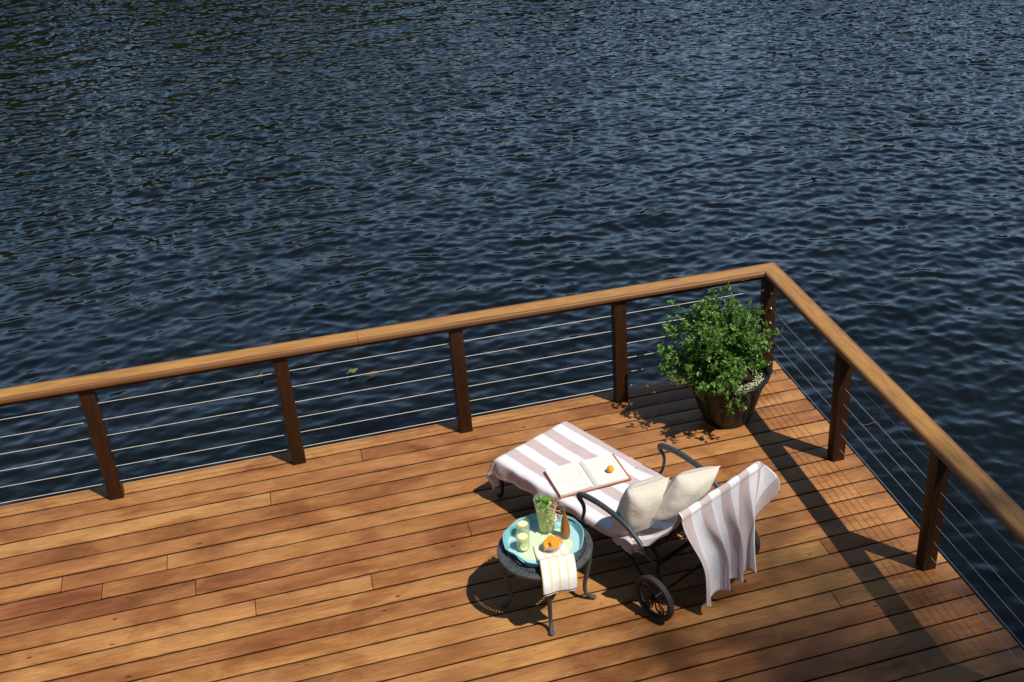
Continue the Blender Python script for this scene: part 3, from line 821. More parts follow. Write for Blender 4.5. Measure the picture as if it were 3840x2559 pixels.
# ---- back towel
def make_back_towel():
    m_ = MB(); nb = 120; P_, U = [], []
    FX = [1.10, 1.19, 1.28, 1.36, 1.44, 1.51, 1.565, 1.592]; FZ = [.330, .345, .400, .465, .543, .628, .727, .785]
    FS = [0]
    for i in range(1, 8): FS.append(FS[-1] + math.hypot(FX[i] - FX[i - 1], FZ[i] - FZ[i - 1]))
    LF = FS[-1]
    # rows: front part then over the ridge, then the hanging part
    rows = []
    for i in range(40): rows.append(('f', i / 39))
    for i in range(1, 70): rows.append(('d', i / 69))
    drape = .74
    for kind, t_ in rows:
        row, ur = [], []
        for j in range(nb):
            b = lerp(-.072, .575, j / (nb - 1)); q = (b + .072) / .647
            yt = interp(b, [-.072, .0, .104, .183, .29, .371, .445, .504, .575], [-.070, .0, .100, .182, .288, .371, .445, .508, .570])
            if kind == 'f':
                s = t_ * LF; x = float(np.interp(s, FS, FX)); z = float(np.interp(s, FS, FZ)); y = yt
                hol = math.sin(PI * min(1, max(0, q))); 
                z -= .018 * hol * math.sin(PI * t_); x += .012 * hol * math.sin(PI * t_)
                z += .006 * noise.noise(Vector((b * 14, s * 9, 2)))
                sag = max(0, -b) / .07
                z -= .018 * sag * sstep(0, .3, t_) * (1 - sstep(.85, 1, t_)) + .02 * sag * math.sin(s * 26) * .4; y += .02 * sag * (1 - t_)
                v = s
            else:
                v = LF + t_ * drape
                # rounded ridge
                r = .022; s = t_ * drape
                arc = min(s, r * PI * .8); an = arc / r
                x = 1.592 + r * math.sin(an * .9) * 1.0; z = .785 - r * (1 - math.cos(an))
                rest = s - arc
                z -= rest
                g = sstep(0, .75, t_)                            # gathers towards the hem
                yb = interp(b, [-.072, .02, .12, .22, .32, .42, .50, .575], [.085, .175, .25, .315, .385, .445, .49, .53])
                y = lerp(yt, yb, g ** 1.1)
                amp = .020 * sstep(.05, .55, t_) + .016 * t_
                ph = (q * 3.55 + .10) * 2 * PI + .5 * math.sin(t_ * 2.2)
                fx = math.sin(ph); fx = fx * (1.25 - .35 * fx * fx)
                x += .038 * t_ + amp * (.55 + .45 * sstep(0, .2, q)) * fx + .006 * math.sin(q * 31 + t_ * 5) * t_
                y += amp * .8 * math.cos(ph) * sstep(.1, .5, t_) * (.5 if q < .08 else 1)
                # hem is not level
                z += t_ * (.020 + .035 * math.sin(q * 7.0 - .9) * sstep(.05, .3, q) + .055 * sstep(.35, 1.0, q))
                x += .004 * noise.noise(Vector((b * 12, v * 7, 4)))
                z = max(z, .035)
            row.append((x, y, z)); ur.append((b, v))
        P_.append(row); U.append(ur)
    m_.grid(P_, U)
    # far corner of the towel, turned back and hanging beyond the frame
    P2, U2 = [], []
    for i in range(30):
        t_ = i / 29; row, ur = [], []
        for j in range(24):
            s = j / 23
            top = Vector((lerp(1.600, 1.585, s), lerp(.50, .600, s) , .775 - .012 * s * s))
            bot = Vector((lerp(1.56, 1.60, s), lerp(.50, .735, s), lerp(.30, .50, s ** 1.3)))
            p = top.lerp(bot, t_); p.x += .03 * math.sin(PI * t_) * s + .012 * math.sin(s * 6 + t_ * 2); p.y += .035 * math.sin(PI * t_ * .9) * s
            row.append(tuple(p)); ur.append((.552 + s * .05 + t_ * .19, .1 + t_ * .3))
        P2.append(row); U2.append(ur)
    m_.grid(P2, U2)
    o = m_.build('beach_towel', M['towel_back'], None, loc=CH, rz=CRZ, angle=180)
    md = o.modifiers.new('thick', 'SOLIDIFY'); md.thickness = .005; md.offset = 0
    tag(o, 'white and mauve striped towel hanging in folds over the lounger backrest, behind the cushions', 'towel')
make_back_towel()

# ---- cushions
def make_cushion(BL, BR, TR, TL, T, label, seed):
    n = 40; BL, BR, TR, TL = (Vector(p) for p in (BL, BR, TR, TL)); nrm = ((BR - BL).cross(TL - BL)).normalized()
    if nrm.x > 0: nrm = -nrm
    m_ = MB()
    for side_ in (1, -1):
        P_, U = [], []
        for i in range(n + 1):
            row, ur = [], []
            for j in range(n + 1):
                u = -1 + 2 * i / n; v = -1 + 2 * j / n
                rc = 1 - .05 * (u * v) ** 6; uu = rc * u * (1 - .05 * (1 - v * v) * abs(u)); vv = rc * v * (1 - .05 * (1 - u * u) * abs(v))
                p = (BL * (1 - uu) + BR * (1 + uu)) * .5 * (1 - vv) * .5 + (TL * (1 - uu) + TR * (1 + uu)) * .5 * (1 + vv) * .5
                a = max(0, 1 - (abs(u) / .93) ** 2.4); b = max(0, 1 - (abs(v) / .93) ** 2.4)
                h = T * (a * b) ** .44 + .0025
                edge = max(abs(u), abs(v)); wr = math.exp(-((edge - .72) / .2) ** 2)
                tang = v if abs(u) > abs(v) else u
                h += wr * .0022 * noise.noise(Vector((tang * 7, seed * 3, edge * 3))) * min(1, 3 * a * b) + .007 * noise.noise(Vector((u * 2.2, v * 2.2, seed))) * min(1, 4 * a * b)
                p = p + nrm * (h if edge < .999 else 0.0) * side_
                p.z -= .01 * (1 - edge)
                row.append(tuple(p)); ur.append((u * .5 + .5, v * .5 + .5))
            P_.append(row); U.append(ur)
        m_.grid(P_, U, flip=(side_ < 0))
    bm = bmesh.new()
    me = bpy.data.meshes.new('tmp')
    o = m_.build('cushion', M['linen'], None, loc=CH, rz=CRZ, angle=180)
    bm.from_mesh(o.data); bmesh.ops.remove_doubles(bm, verts=bm.verts, dist=.0002); bmesh.ops.recalc_face_normals(bm, faces=bm.faces); bm.to_mesh(o.data); bm.free(); bpy.data.meshes.remove(me)
    tag(o, label, 'cushion', 'linen cushions on the lounger'); return o
make_cushion((1.045, -.060, .350), (1.180, .175, .365), (1.278, .208, .722), (1.172, -.030, .700), .098, 'beige linen cushion on the near side, beside the armrest, in front of the other', 1.0)
make_cushion((1.225, .045, .47), (1.365, .295, .49), (1.468, .418, .782), (1.345, .18, .77), .085, 'beige linen cushion leaning on the backrest, half hidden behind the nearer one', 2.3)

# ---- open book
def wp(px, z):
    """point of the place seen at a photograph position, at height z"""
    a = (px[0] - 2385.5576) / P_f; b = (px[1] - 1296.2165) / P_f
    d = r_ * a + d_ * b + f_; t_ = (z - CAM.z) / d.z; return CAM + d * t_
bk_z = SZ + .020
kBL, kBR, kTL, kTR = (wp(p, bk_z + .012) for p in ((2096, 1865), (2366, 1795), (2040, 1766), (2303, 1696)))
bc = (kBL + kBR + kTL + kTR) / 4; bxv = ((kBR - kBL) + (kTR - kTL)).normalized(); brz = math.atan2(bxv.y, bxv.x)
bw = ((kBR - kBL).length + (kTR - kTL).length) / 2; bh = ((kTL - kBL).length + (kTR - kBR).length) / 2
book = thing('open_book', 'large open book with blank cream pages and a terracotta cover lying on the striped towel', 'book', (bc.x, bc.y, bk_z), brz)
c_ = MB()
c_.box(-bw / 2, -.008, -bh / 2, bh / 2, 0, .004, .0012); c_.box(.008, bw / 2, -bh / 2, bh / 2, 0, .004, .0012); c_.box(-.0075, .0075, -bh / 2, bh / 2, -.001, .003, .0008)
c_.build('cover', M['cover'], book)
for s in (-1, 1):
    pb = MB(); th = .019 if s < 0 else .013; ins = .016 if s > 0 else .008
    n = 26; top, bot = [], []
    for i in range(n):
        t_ = i / (n - 1); x = s * lerp(.0015, bw / 2 - ins, t_)
        z = .0045 + th * (1 - math.exp(-t_ * 16)) * (1 - .30 * t_) + .006 * math.exp(-((t_ - .10) / .08) ** 2)
        top.append((x, z)); bot.append((x, .0045))
    y0, y1 = -bh / 2 + .006, bh / 2 - .006
    pb.grid([[(x, y0, z), (x, y1, z)] for x, z in top], flip=(s > 0))
    pb.m = 1
    pb.grid([[(bot[i][0], y0, bot[i][1]), (top[i][0], y0, top[i][1])] for i in range(n)], flip=(s > 0))
    pb.grid([[(bot[i][0], y1, bot[i][1]), (top[i][0], y1, top[i][1])] for i in range(n)], flip=(s < 0))
    pb.grid([[(bot[-1][0], y0, bot[-1][1]), (top[-1][0], y0, top[-1][1])], [(bot[-1][0], y1, bot[-1][1]), (top[-1][0], y1, top[-1][1])]])
    pb.build('pages', [M['paper'], M['pages']], book, angle=30)
op = wp((2289, 1760), bk_z + .036)
of = MB(); of.ball((0, 0, 0), .0225, 3, (1, 1, .97)); oo = of.build('orange_fruit', M['orange'], None, loc=(op.x, op.y, bk_z + .0375))
sm = MB(); sm.ball((.002, -.003, .0215), .0022, 1, (1, 1, .5)); so_ = sm.build('stem_scar', M['lime'], oo)
tag(oo, 'small whole orange fruit resting on the right page of the open book', 'fruit')

# ------------------------------------------------------------------ side table and what stands on it
TC = Vector((-2.298, -1.742, 0)); TZ = .410
tb = thing('side_table', 'round dark grey iron side table with pierced rim and curved legs', 'table', TC)
tt = MB()
tt.lathe([(.243, -.030), (.252, -.031), (.258, -.022), (.262, -.010), (.260, -.003), (.253, .0), (.226, .0005), (.222, -.004), (.222, -.012), (.243, -.014)], 96, (0, 0, TZ), closed=True)
tt.lathe([(.2065, -.012), (.2065, -.004), (.203, -.001), (.0, -.001)], 72, (0, 0, TZ)); tt.lathe([(0.0, -.011), (.2065, -.012)], 72, (0, 0, TZ))
nb_ = 72
for k in range(nb_):
    a = 2 * PI * k / nb_; ca, sa = math.cos(a), math.sin(a); hw = .0046
    for j, (q0, q1) in enumerate(((.206, .2225),)):
        vs = []
        for zz in (-.011, -.004):
            for r_0, r_1, w0 in ((q0, q1, hw),):
                vs += [(r_0 * ca - w0 * sa, r_0 * sa + w0 * ca, TZ + zz), (r_0 * ca + w0 * sa, r_0 * sa - w0 * ca, TZ + zz), (r_1 * ca + w0 * sa, r_1 * sa - w0 * ca, TZ + zz), (r_1 * ca - w0 * sa, r_1 * sa + w0 * ca, TZ + zz)]
        tt.add(vs, [(3, 2, 1, 0), (4, 5, 6, 7), (0, 1, 5, 4), (1, 2, 6, 5), (2, 3, 7, 6), (3, 0, 4, 7)])
tt.build('table_top', M['iron_worn'], tb, angle=30)
for a in (-101, -11, 168, 79):
    l = MB(); ca, sa = math.cos(R(a)), math.sin(R(a))
    pf = crv([(.222, 0, TZ - .020), (.236, 0, .345), (.238, 0, .28), (.222, 0, .19), (.207, 0, .11), (.212, 0, .05), (.238, 0, .017), (.258, 0, .012)], 5)
    n = len(pf); l.tube([(p.x * ca, p.x * sa, p.z) for p in pf], [interp(i / n, [0, .1, .35, .7, .85, 1], [.023, .019, .014, .0105, .013, .013]) for i in range(n)], 12)
    l.ball((.254 * ca, .254 * sa, .013), .0145, 2, (1.15, 1.15, .8)); l.build('leg', M['iron_worn'], tb)

# tray with a scalloped rim
TRZ = TZ + .002
tray = thing('serving_tray', 'scalloped teal tray with oval handle holes on the round side table', 'tray', (TC.x, TC.y, TRZ))
def rim_r(a):
    d = math.degrees(a) % 360
    return float(np.interp(d, TR_A, TR_R))
# rim radius by direction, seen from above
TR_A = [0, 23, 33, 43, 57, 75, 94, 103, 112, 124, 135, 146, 155, 168, 180, 194, 205, 215, 229, 243, 258, 272, 290, 310, 326, 342, 360]
TR_R = [.222, .232, .244, .246, .232, .230, .244, .247, .252, .240, .232, .236, .232, .222, .216, .192, .193, .198, .207, .198, .190, .196, .200, .205, .212, .212, .222]
TR_Z = lambda a: .042 + .007 * math.sin(5 * a + 1.2)
def make_tray():
    seg = 144; wl = MB()
    prof = [(.90, .002, 0), (.955, .45, 1), (1.0, 1.0, 1), (.985, 1.03, 1), (.968, 1.0, 1), (.925, .45, 1), (.875, .006, 0)]
    holes = [R(213), R(36)]
    vs = []
    for k in range(seg):
        a = 2 * PI * k / seg; rr_ = rim_r(a); zt = TR_Z(a)
        for s, zf, _ in prof: vs.append((rr_ * s * math.cos(a), rr_ * s * math.sin(a), max(.002, zt * zf)))
    n = len(prof)
    # wall rings, finer in height where the handle holes are cut
    fs = []
    V = []; H = 15
    inner, outer = [], []
    for k in range(seg):
        a = 2 * PI * k / seg; rr_ = rim_r(a); zt = TR_Z(a)
        for h in range(H):
            t_ = h / (H - 1); s = lerp(.90, 1.0, t_ ** .9)
            outer.append((rr_ * s * math.cos(a), rr_ * s * math.sin(a), lerp(.001, zt, t_)))
            ri = rr_ * s - .006; inner.append((ri * math.cos(a), ri * math.sin(a), lerp(.001, zt, t_)))
    def hole(k, h):
        a = 2 * PI * (k + .5) / seg
        for c in holes:
            da = (a - c + PI) % (2 * PI) - PI
            if (da / .19) ** 2 + (((h + .5) / (H - 1) - .58) / .24) ** 2 < 1: return True
        return False
    b1 = len(outer)
    for k in range(seg):
        l = (k + 1) % seg
        for h in range(H - 1):
            if hole(k, h):
                for (k2, h2, e) in ((k - 1, h, ((k, h), (k, h + 1))), (k + 1, h, ((l, h + 1), (l, h))), (k, h - 1, ((l, h), (k, h))), (k, h + 1, ((k, h + 1), (l, h + 1)))):
                    if not hole(k2 % seg, h2):
                        (ka, ha), (kb, hb) = e; p, q = ka * H + ha, kb * H + hb
                        fs.append((p, q, b1 + q, b1 + p))
                continue
            fs.append((k * H + h, l * H + h, l * H + h + 1, k * H + h + 1))
            fs.append((b1 + k * H + h, b1 + k * H + h + 1, b1 + l * H + h + 1, b1 + l * H + h))
        fs.append((k * H + H - 1, l * H + H - 1, b1 + l * H + H - 1, b1 + k * H + H - 1))
    wl.add(outer + inner, fs); wl.build('tray_wall', M['tray_wall'], tray, angle=60)
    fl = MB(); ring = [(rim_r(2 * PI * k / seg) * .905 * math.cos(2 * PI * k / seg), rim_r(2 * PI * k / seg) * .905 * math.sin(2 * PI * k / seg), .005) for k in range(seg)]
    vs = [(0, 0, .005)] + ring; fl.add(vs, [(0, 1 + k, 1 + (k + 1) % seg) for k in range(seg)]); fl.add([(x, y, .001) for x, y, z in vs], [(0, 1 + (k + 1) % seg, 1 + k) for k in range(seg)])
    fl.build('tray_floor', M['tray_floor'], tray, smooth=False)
make_tray()
TF = TRZ + .006          # top of the tray floor
def on(p, z=TF): return Vector((TC.x + p[0], TC.y + p[1], z))

# pitcher
pp = on((.046, .126))
pit = thing('glass_pitcher', 'tall clear glass pitcher of lemonade topped with mint, at the back of the teal tray', 'pitcher', pp)
g = MB(); Hh = .212
g.lathe([(0, .0), (.046, .0), (.050, .006), (.049, .03), (.052, .09), (.058, .15), (.0645, .205), (.066, Hh), (.063, Hh + .001), (.061, .203), (.055, .15), (.049, .09), (.046, .03), (.044, .016), (0, .014)], 40)
g.build('body', M['glass'], pit)
hd = MB(); hx = Vector((.95, -.31, 0))
hd.tube([tuple(hx * a + Vector((0, 0, b))) for a, b in [(p.x, p.z) for p in crv([(.058, 0, .165), (.085, 0, .17), (.098, 0, .15), (.097, 0, .09), (.090, 0, .045), (.070, 0, .038), (.050, 0, .040)], 5)]], .007, 10); hd.build('handle', M['glass'], pit)
lq = MB(); lq.lathe([(0, .0155), (.0435, .0165), (.0455, .03), (.0485, .09), (.0545, .15), (.0555, .158), (0, .158)], 36); lq.build('lemonade', M['lemonade'], pit)
# drinking glasses
def make_tumbler(p, label, first=None):
    o = thing('drinking_glass', label, 'glass', p, 0, 'glasses of lemonade on the tray')
    g = MB(); g.lathe([(0, 0), (.033, 0), (.0355, .004), (.037, .05), (.0385, .099), (.0375, .1005), (.0362, .099), (.0347, .05), (.0330, .012), (0, .010)], 32); g.build('tumbler', M['glass'], o)
    l = MB(); l.lathe([(0, .0108), (.0325, .0128), (.0342, .05), (.0355, .082), (0, .082)], 32); l.build('lemonade', M['pale_drink'], o)
    return o
make_tumbler(on((-.117, .008)), 'front one of two glasses of pale lemonade, nearest the striped napkin')
make_tumbler(on((-.092, .113)), 'rear one of two glasses of pale lemonade, behind the other at the tray edge')
def make_slice(name, p, r, tilt, label, cat, rind, flesh, group, half=False, th=.006):
    m_ = MB(); seg = 24
    m_.m = 0; m_.lathe([(r * .9, -th / 2), (r, -th * .3), (r, th * .3), (r * .9, th / 2)], seg)
    o = m_.build(name, M[rind], None, loc=p); o.rotation_euler = tilt
    f = MB(); f.lathe([(0, -th / 2 + .0004), (r * .905, -th / 2 - .0004)], seg); f.lathe([(r * .905, th / 2 + .0004), (0, th / 2 + .0006)], seg)
    fo = f.build('flesh', M[flesh], o)
    tag(o, label, cat, group); return o
make_slice('lemon_slice', on((-.117, .008), TF + .084), .029, (.05, .04, 0), 'lemon slice floating on the front glass of lemonade', 'lemon', 'lemonskin', 'lemon', 'citrus slices in the drinks')
make_slice('lime_slice', on((-.118, -.016), TF + .035), .024, (1.1, .1, .1), 'lime slice low against the side of the front glass', 'lime', 'lime', 'lemon', 'citrus slices in the drinks')
make_slice('lemon_slice', on((-.092, .113), TF + .084), .029, (-.05, .03, 0), 'lemon slice floating on the rear glass of lemonade', 'lemon', 'lemonskin', 'lemon', 'citrus slices in the drinks')
make_slice('lime_slice', on((.040, .118), TF + .030), .040, (.15, .05, 0), 'lime slice lying at the bottom of the pitcher', 'lime', 'lime', 'lemonskin', 'citrus slices in the drinks')
make_slice('lime_slice', on((.055, .092), TF + .105), .028, (1.0, .1, .35), 'lime slice pressed against the front of the pitcher, halfway up', 'lime', 'lime', 'lemon', 'citrus slices in the drinks')
make_slice('lemon_slice', on((.085, .112), TF + .088), .026, (1.1, .0, .9), 'lemon slice standing at the handle side of the pitcher', 'lemon', 'lemonskin', 'lemon', 'citrus slices in the drinks')
mi = MB(); rr = random.Random(3)
for i in range(64):
    a = rr.uniform(0, 6.28); r0 = rr.uniform(0, .046); p = Vector((r0 * math.cos(a), r0 * math.sin(a), .165 + rr.uniform(0, .05)))
    L = rr.uniform(.02, .034); leaf(mi, p, Vector((rr.gauss(0, 1), rr.gauss(0, 1), rr.uniform(-.1, .6))), Vector((0, 0, 1)), L, L * .6, (rr.random(), rr.random() ** 2, 0, 1))
o = mi.build('mint_sprig', M['mint'], None, smooth=False, loc=pp); tag(o, 'bright green mint leaves filling the mouth of the pitcher', 'mint')
for i, (x, y, z, lb) in enumerate(((-.016, .012, .158, 'ice cube under the mint at the left of the pitcher'), (.018, -.02, .155, 'ice cube at the front of the pitcher top'))):
    ic = MB(); ic.box(-.012, .012, -.012, .012, -.011, .011, .003); o = ic.build('ice_cube', M['ice'], None, loc=pp + Vector((x, y, z)), rz=.5 + i); tag(o, lb, 'ice', 'ice in the pitcher')
# wooden bud vase with a sprig of berries
vp = on((.125, .026))
vs_ = MB(); vs_.lathe([(0, 0), (.017, 0), (.0215, .004), (.0265, .03), (.0270, .045), (.0250, .075), (.0185, .115), (.0120, .145), (.0085, .160), (.0080, .168), (.0050, .168), (.0045, .155), (0, .15)], 28)
o = vs_.build('bud_vase', M['vase'], None, loc=vp, angle=60); tag(o, 'small teardrop shaped wooden bud vase beside the pitcher', 'vase')
sp = thing('berry_sprig', 'drooping sprig of pink berries in the wooden bud vase', 'flowers', vp + Vector((0, 0, .15)))
s_ = MB(); bb = MB(); lf = MB()
stem = crv([(0, 0, 0), (-.002, .004, .035), (-.014, .010, .068), (-.038, .016, .090), (-.058, .012, .088)], 6); s_.tube(stem, .0012, 6)
rr = random.Random(9)
for c0, nb2, spd in ((Vector((-.040, .016, .103)), 8, .011), (Vector((-.060, .010, .085)), 14, .014), (Vector((-.058, .002, .060)), 8, .011), (Vector((-.036, -.004, .036)), 7, .010), (Vector((-.040, -.010, .014)), 7, .010)):
    near = min(stem, key=lambda q: (q - c0).length); s_.tube([near, c0], .0009, 5)
    for _ in range(nb2):
        q = c0 + Vector((rr.gauss(0, spd), rr.gauss(0, spd), rr.gauss(0, spd))); bb.ball(q, rr.uniform(.0035, .0052), 1); s_.tube([c0, q], .0006, 4)
        if rr.random() < .35: leaf(lf, q, Vector((rr.gauss(0, 1), rr.gauss(0, 1), rr.gauss(0, 1))), Vector((0, 0, 1)), .018, .006, (rr.random(), 0, 0, 1))
s_.build('stem', M['twig'], sp); bb.build('berries', M['berry'], sp); lf.build('leaves', M['leaf'], sp, smooth=False)
# napkin: lies in the tray, over its rim and hangs down over the table edge
def make_napkin():
    m_ = MB(); lt = [(-.065, .002, TF + .004), (-.070, -.060, TF + .004), (-.071, -.125, TF + .012), (-.072, -.168, TRZ + .052), (-.074, -.190, TRZ + .055), (-.078, -.222, TRZ + .040), (-.082, -.262, TZ - .008), (-.085, -.276, TZ - .045), (-.086, -.280, TZ - .085)]
    rt = [(.107, -.024, TF + .004), (.110, -.070, TF + .004), (.112, -.125, TF + .010), (.112, -.170, TRZ + .050), (.112, -.190, TRZ + .054), (.110, -.222, TRZ + .040), (.106, -.262, TZ - .008), (.103, -.274, TZ - .050), (.100, -.277, TZ - .092)]
    for lay, (dz, cut, ins) in enumerate(((0.0, 0, 0.0), (-.006, 4, .012))):
        A = crv(lt[cut:], 6); B = crv(rt[cut:], 6); n = len(A); P_, U = [], []
        for i in range(n):
            row, ur = [], []
            for j in range(25):
                s = lerp(ins / .18, 1 - ins * .4 / .18, j / 24); p = A[i].lerp(B[i], s); t_ = i / (n - 1)
                p.z += dz + .0025 * noise.noise(Vector((s * 4, t_ * 6, lay))); p.y -= (.004 * math.sin(s * 9 + .6) * sstep(.6, 1, t_)) + (-.006 if lay else 0)
                if lay: p.z -= .012 * sstep(.5, 1, t_)
                row.append(tuple(p)); ur.append((s, t_))
            P_.append(row); U.append(ur)
        m_.grid(P_, U)
    o = m_.build('napkin', M['napkin'], None, loc=(TC.x, TC.y, 0), angle=180)
    md = o.modifiers.new('thick', 'SOLIDIFY'); md.thickness = .004; md.offset = 0
    tag(o, 'folded white napkin with yellow stripes hanging off the front of the tray', 'napkin')
make_napkin()
# bowl of orange slices
bp_ = on((.034, -.054), TF + .009)
bo = MB(); n_ = 60; prof = [(0, 0), (.026, 0), (.030, .004), (.042, .018), (.052, .034), (.055, .044), (.0525, .044), (.048, .034), (.038, .018), (.026, .008), (0, .007)]
vs = []
for r0, z in prof:
    for k in range(n_):
        a = 2 * PI * k / n_; q = 1 + (.03 * abs(math.sin(a * 10)) if .03 < r0 else 0); vs.append((r0 * q * math.cos(a), r0 * q * math.sin(a), z + (.003 * abs(math.sin(a * 10)) if z > .04 else 0)))
bo.add(vs, [(i * n_ + k, i * n_ + (k + 1) % n_, (i + 1) * n_ + (k + 1) % n_, (i + 1) * n_ + k) for i in range(len(prof) - 1) for k in range(n_)])
o = bo.build('glass_bowl', M['cutglass'], None, loc=bp_, angle=50); tag(o, 'small cut glass bowl holding orange slices on the striped napkin', 'bowl')
def orange_wedge(p, rot, r, label, arc=PI):
    m_ = MB(); seg = 20; th = .010
    def half(rad, w, z):
        return [(rad * math.cos(arc * k / seg), rad * math.sin(arc * k / seg), z) for k in range(seg + 1)]
    top, bot = half(r, 0, th / 2), half(r, 0, -th / 2); vs = [(0, 0, th / 2), (0, 0, -th / 2)] + top + bot
    fs = []
    for k in range(seg):
        fs.append((2 + k, 3 + k + seg, 2 + k + seg + 1 - 0, 2 + k) if False else (2 + k, 2 + k + seg + 1, 3 + k + seg + 1, 3 + k))
    m_.add(vs, fs); o = m_.build('orange_slice', M['orange'], None, loc=p); o.rotation_euler = rot
    f = MB(); f.add(vs, [(0, 2 + k, 3 + k) for k in range(seg)] + [(1, 3 + k + seg + 1, 2 + k + seg + 1) for k in range(seg)] + [(0, 1, 2 + seg + 1, 2), (1, 0, 2 + seg, 2 + 2 * seg + 1)])
    f.build('flesh', M['orange_flesh'], o, smooth=False)
    tag(o, label, 'orange', 'orange slices in the glass bowl'); return o
orange_wedge(bp_ + Vector((.020, .000, .034)), (.95, .05, -.30), .030, 'round orange slice facing forward at the right of the glass bowl', 2 * PI * .86)
orange_wedge(bp_ + Vector((-.012, .020, .036)), (1.45, .35, .55), .034, 'tallest orange slice standing at the back of the glass bowl', PI)
orange_wedge(bp_ + Vector((-.034, .002, .034)), (1.0, -.7, 1.2), .028, 'orange slice leaning over the left rim of the glass bowl', PI)
orange_wedge(bp_ + Vector((-.006, -.018, .026)), (.55, .1, 3.0), .030, 'orange slice lying low at the front of the glass bowl', PI)

# ------------------------------------------------------------------ things afloat
def floating_leaf(p, size, rot, m_, label, lobes):
    b = MB(); vs = [(0, 0, .004)]; n = 30
    for k in range(n):
        a = 2 * PI * k / n; r = size * (.75 + .25 * math.cos(lobes * a)) * (1 if lobes else 1.0); vs.append((r * math.cos(a), .62 * r * math.sin(a), .003 + .004 * math.sin(2 * a)))
    b.add(vs, [(0, 1 + k, 1 + (k + 1) % n) for k in range(n)])
    o = b.build('floating_leaf', m_, None, loc=p, rz=rot, smooth=False)
    md = o.modifiers.new('thick', 'SOLIDIFY'); md.thickness = .0015
    tag(o, label, 'leaf', 'leaves floating on the water'); return o
M['yleaf'] = simple('yellow_leaf', (.15, .15, .045), .7, .2); M['bleaf'] = simple('brown_leaf', (.09, .055, .025), .7, .2); M['dleaf'] = simple('dry_leaf', (.10, .06, .04), .7, .2)
p = wp((1322, 1404), ZW); floating_leaf((p.x, p.y, ZW + .03), .060, .5, M['yleaf'], 'pale yellow lobed leaf floating behind the second cable of the far railing', 4)
p = wp((1395, 1413), ZW); floating_leaf((p.x, p.y, ZW + .028), .055, .3, M['bleaf'], 'brown oval leaf floating beside the yellow one', 0)
p = wp((978, 1421), ZW); floating_leaf((p.x, p.y, ZW + .03), .045, 1.2, M['dleaf'], 'curled reddish leaf floating near the top of the far railing', 3)
tw = thing('floating_twig', 'thin bent twig with upright stalks poking out of the water beyond the right railing', 'twig', wp((3260, 1588), ZW))
tm = MB(); a0 = tw.location
tm.tube(crv([wp(q, ZW + .03) - a0 for q in ((3218, 1588), (3229, 1594), (3252, 1593), (3275, 1586), (3290, 1585), (3298, 1592))], 4), .0035, 6)
for q in ((3252, 1576), (3272, 1583)):
    b_ = wp(q, ZW) - a0; tm.tube([b_ - Vector((0, 0, .02)), b_ + Vector((.005, 0, .07)), b_ + Vector((0, .01, .13))], [.003, .0025, .0015], 6)
tm.build('stalks', M['dleaf'], tw)

# ------------------------------------------------------------------ surroundings out of frame that light and mirror the scene
def lumpy(mb, c, rx, ry, rz, seed, col):
    bm = bmesh.new(); bmesh.ops.create_icosphere(bm, subdivisions=3, radius=1)
    for v in bm.verts:
        k = 1 + .28 * noise.noise(v.co * 1.7 + Vector((seed, 0, 0))) + .18 * noise.noise(v.co * 4.3 + Vector((0, seed, 0)))
        v.co = Vector((c[0] + v.co.x * rx * k, c[1] + v.co.y * ry * k, c[2] + v.co.z * rz * k))
    mb.bm(bm, col); bm.free()
wood = MB(); rr = random.Random(4)
for i in range(150):
    az = R(lerp(-62, 75, i / 149)) + rr.gauss(0, .01); dist = rr.uniform(62, 80)
    azd = math.degrees(az)
    hgt = float(np.interp(azd, [-62, -30, -8, 8, 22, 40, 75], [16, 15.5, 14.5, 12.5, 10.5, 10, 10])) * rr.uniform(.72, 1.08)
    x = CAM.x + dist * math.sin(az); y = CAM.y + dist * math.cos(az); rx = rr.uniform(2.6, 4.4)
    lumpy(wood, (x, y, hgt * .52), rx, rx, hgt * .52, i * 3.1, (rr.random(), rr.random(), 0, 1))
M['far_leaf'] = leaf_mat('wood_foliage', (.022, .024, .004), (.048, .048, .009), .05, .9, .05)
o = wood.build('wooded_shore', M['far_leaf'], None, smooth=False); tag(o, kind='stuff')
fb = MB(); nseg = 60; vs = []
for k in range(nseg + 1):
    az = R(lerp(-80, 95, k / nseg))
    for d_0, z in ((59, -1.0), (62, -.2), (66, .5), (160, 3.0)): vs.append((CAM.x + d_0 * math.sin(az), CAM.y + d_0 * math.cos(az), z))
fb.add(vs, [(k * 4 + j, k * 4 + j + 1, (k + 1) * 4 + j + 1, (k + 1) * 4 + j) for k in range(nseg) for j in range(3)])
M['earth'] = simple('bank_earth', (.10, .085, .05), .95, .05, 0, .3, 1.5); o = fb.build('far_bank', M['earth'], None); tag(o, kind='structure')
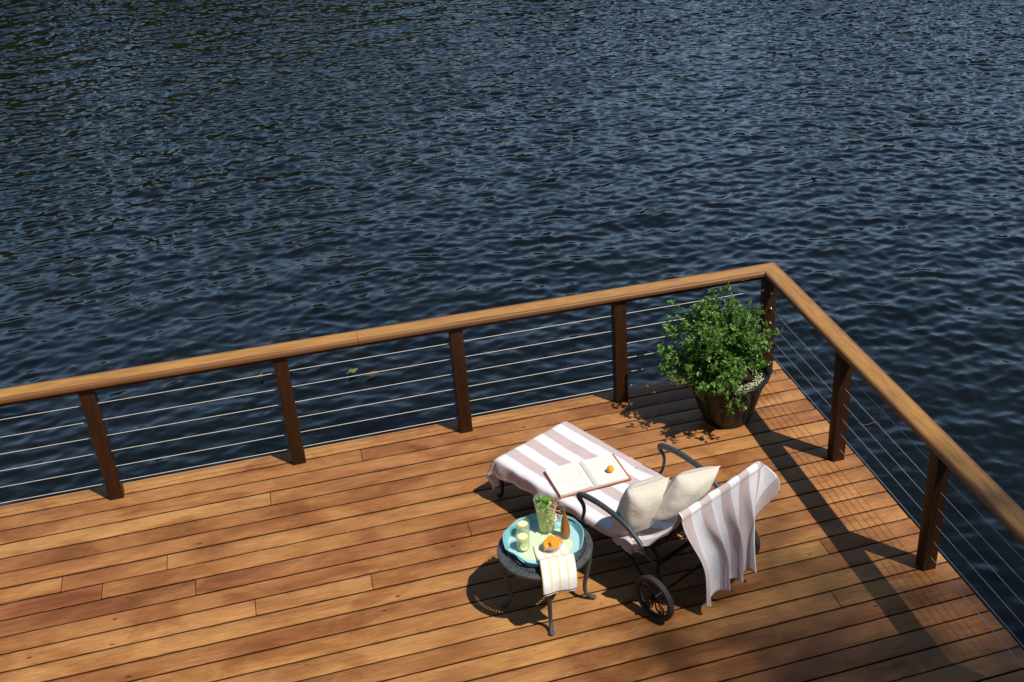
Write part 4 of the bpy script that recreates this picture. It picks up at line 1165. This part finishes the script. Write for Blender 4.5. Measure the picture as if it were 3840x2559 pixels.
# near bank and the tall tree whose crown shades the right front of the deck
nb_m = MB(); nb_m.grid([[(x, y, z) for x in (-60, -20, 0, 20, 60)] for y, z in ((-6.2, -1.4), (-7.5, -.5), (-10, .1), (-60, 2.0))], flip=True); o = nb_m.build('near_bank', M['earth'], None); tag(o, kind='structure')
def shade_tree():
    rr = random.Random(12)
    base = Vector((16.5, -25.5, .6)); t = thing('shade_tree', 'tall leafy tree behind the deck that shades its front corner', 'tree', base)
    tk = MB(); cr = MB()
    top = Vector((12.5, -19.5, 27.5)) - base
    tk.tube(crv([(0, 0, -.5), (.2, .4, 8), (-1.2, 2.2, 17), top * .92], 6), [lerp(.38, .09, i / 18) for i in range(19)], 10)
    # the crown thins out towards its edge: depth of leaf over each spot of the deck it shades
    ctl = [(-.83, -1.81, .55), (-1.0, -2.28, 1.05), (-.78, -2.02, .75), (-.13, -2.23, 0), (-.31, -2.53, .45), (-.09, -2.71, .75), (-.11, -3.1, 1.3), (-.76, -2.75, 1.7), (-1.67, -2.37, .48),
           (-1.87, -2.52, .35), (-1.2, -1.45, 0), (-1.25, -1.95, .35), (-1.9, -1.95, 0), (-.4, -1.6, 0), (-2.6, -2.5, .0), (-2.3, -3.2, .5), (-1.4, -3.2, 1.5), (-.5, -3.6, 2.0), (.6, -3.2, 1.2), (.5, -2.3, .2), (-3.2, -3.6, .2), (-2.0, -4.4, 1.8), (-.5, -4.6, 2.2), (.9, -4.2, 1.8), (-3.2, -4.6, .5), (-3.0, -2.0, 0), (-2.9, -1.6, 0), (-2.4, -2.05, 0), (-2.75, -2.95, .05), (-.3, -1.95, 0), (.2, -1.9, 0)]
    def depth(x, y):
        a = b = 0
        for cx, cy, v in ctl:
            w_ = 1 / (((x - cx) ** 2 + (y - cy) ** 2) ** 2.3 + .0015); a += w_ * v; b += w_
        return 1.6 * a / b
    ends = []
    for _ in range(4000):
        gx, gy = rr.uniform(-3.3, 1.2), rr.uniform(-4.8, -1.5)
        if rr.random() * 3.5 > depth(gx, gy): continue
        c = Vector((gx, gy, 0)) + to_sun * (36 + rr.gauss(0, 1.6)) - base
        L = rr.uniform(.17, .30); leaf(cr, c, Vector((rr.gauss(0, 1), rr.gauss(0, 1), rr.gauss(0, .5))), Vector((rr.gauss(0, .4), rr.gauss(0, .4), 1)), L, L * .62, (rr.random(), rr.random() ** 2, 0, 1))
        if rr.random() < .03: ends.append(c)
    for c in ends:
        br0 = top * rr.uniform(.75, .92); tk.tube([br0, (br0 + c) / 2 + Vector((0, 0, .3)), c], [.05, .03, .008], 5)
    tk.build('trunk', M['twig'], t); cr.build('crown', M['leaf'], t, smooth=False)
shade_tree()
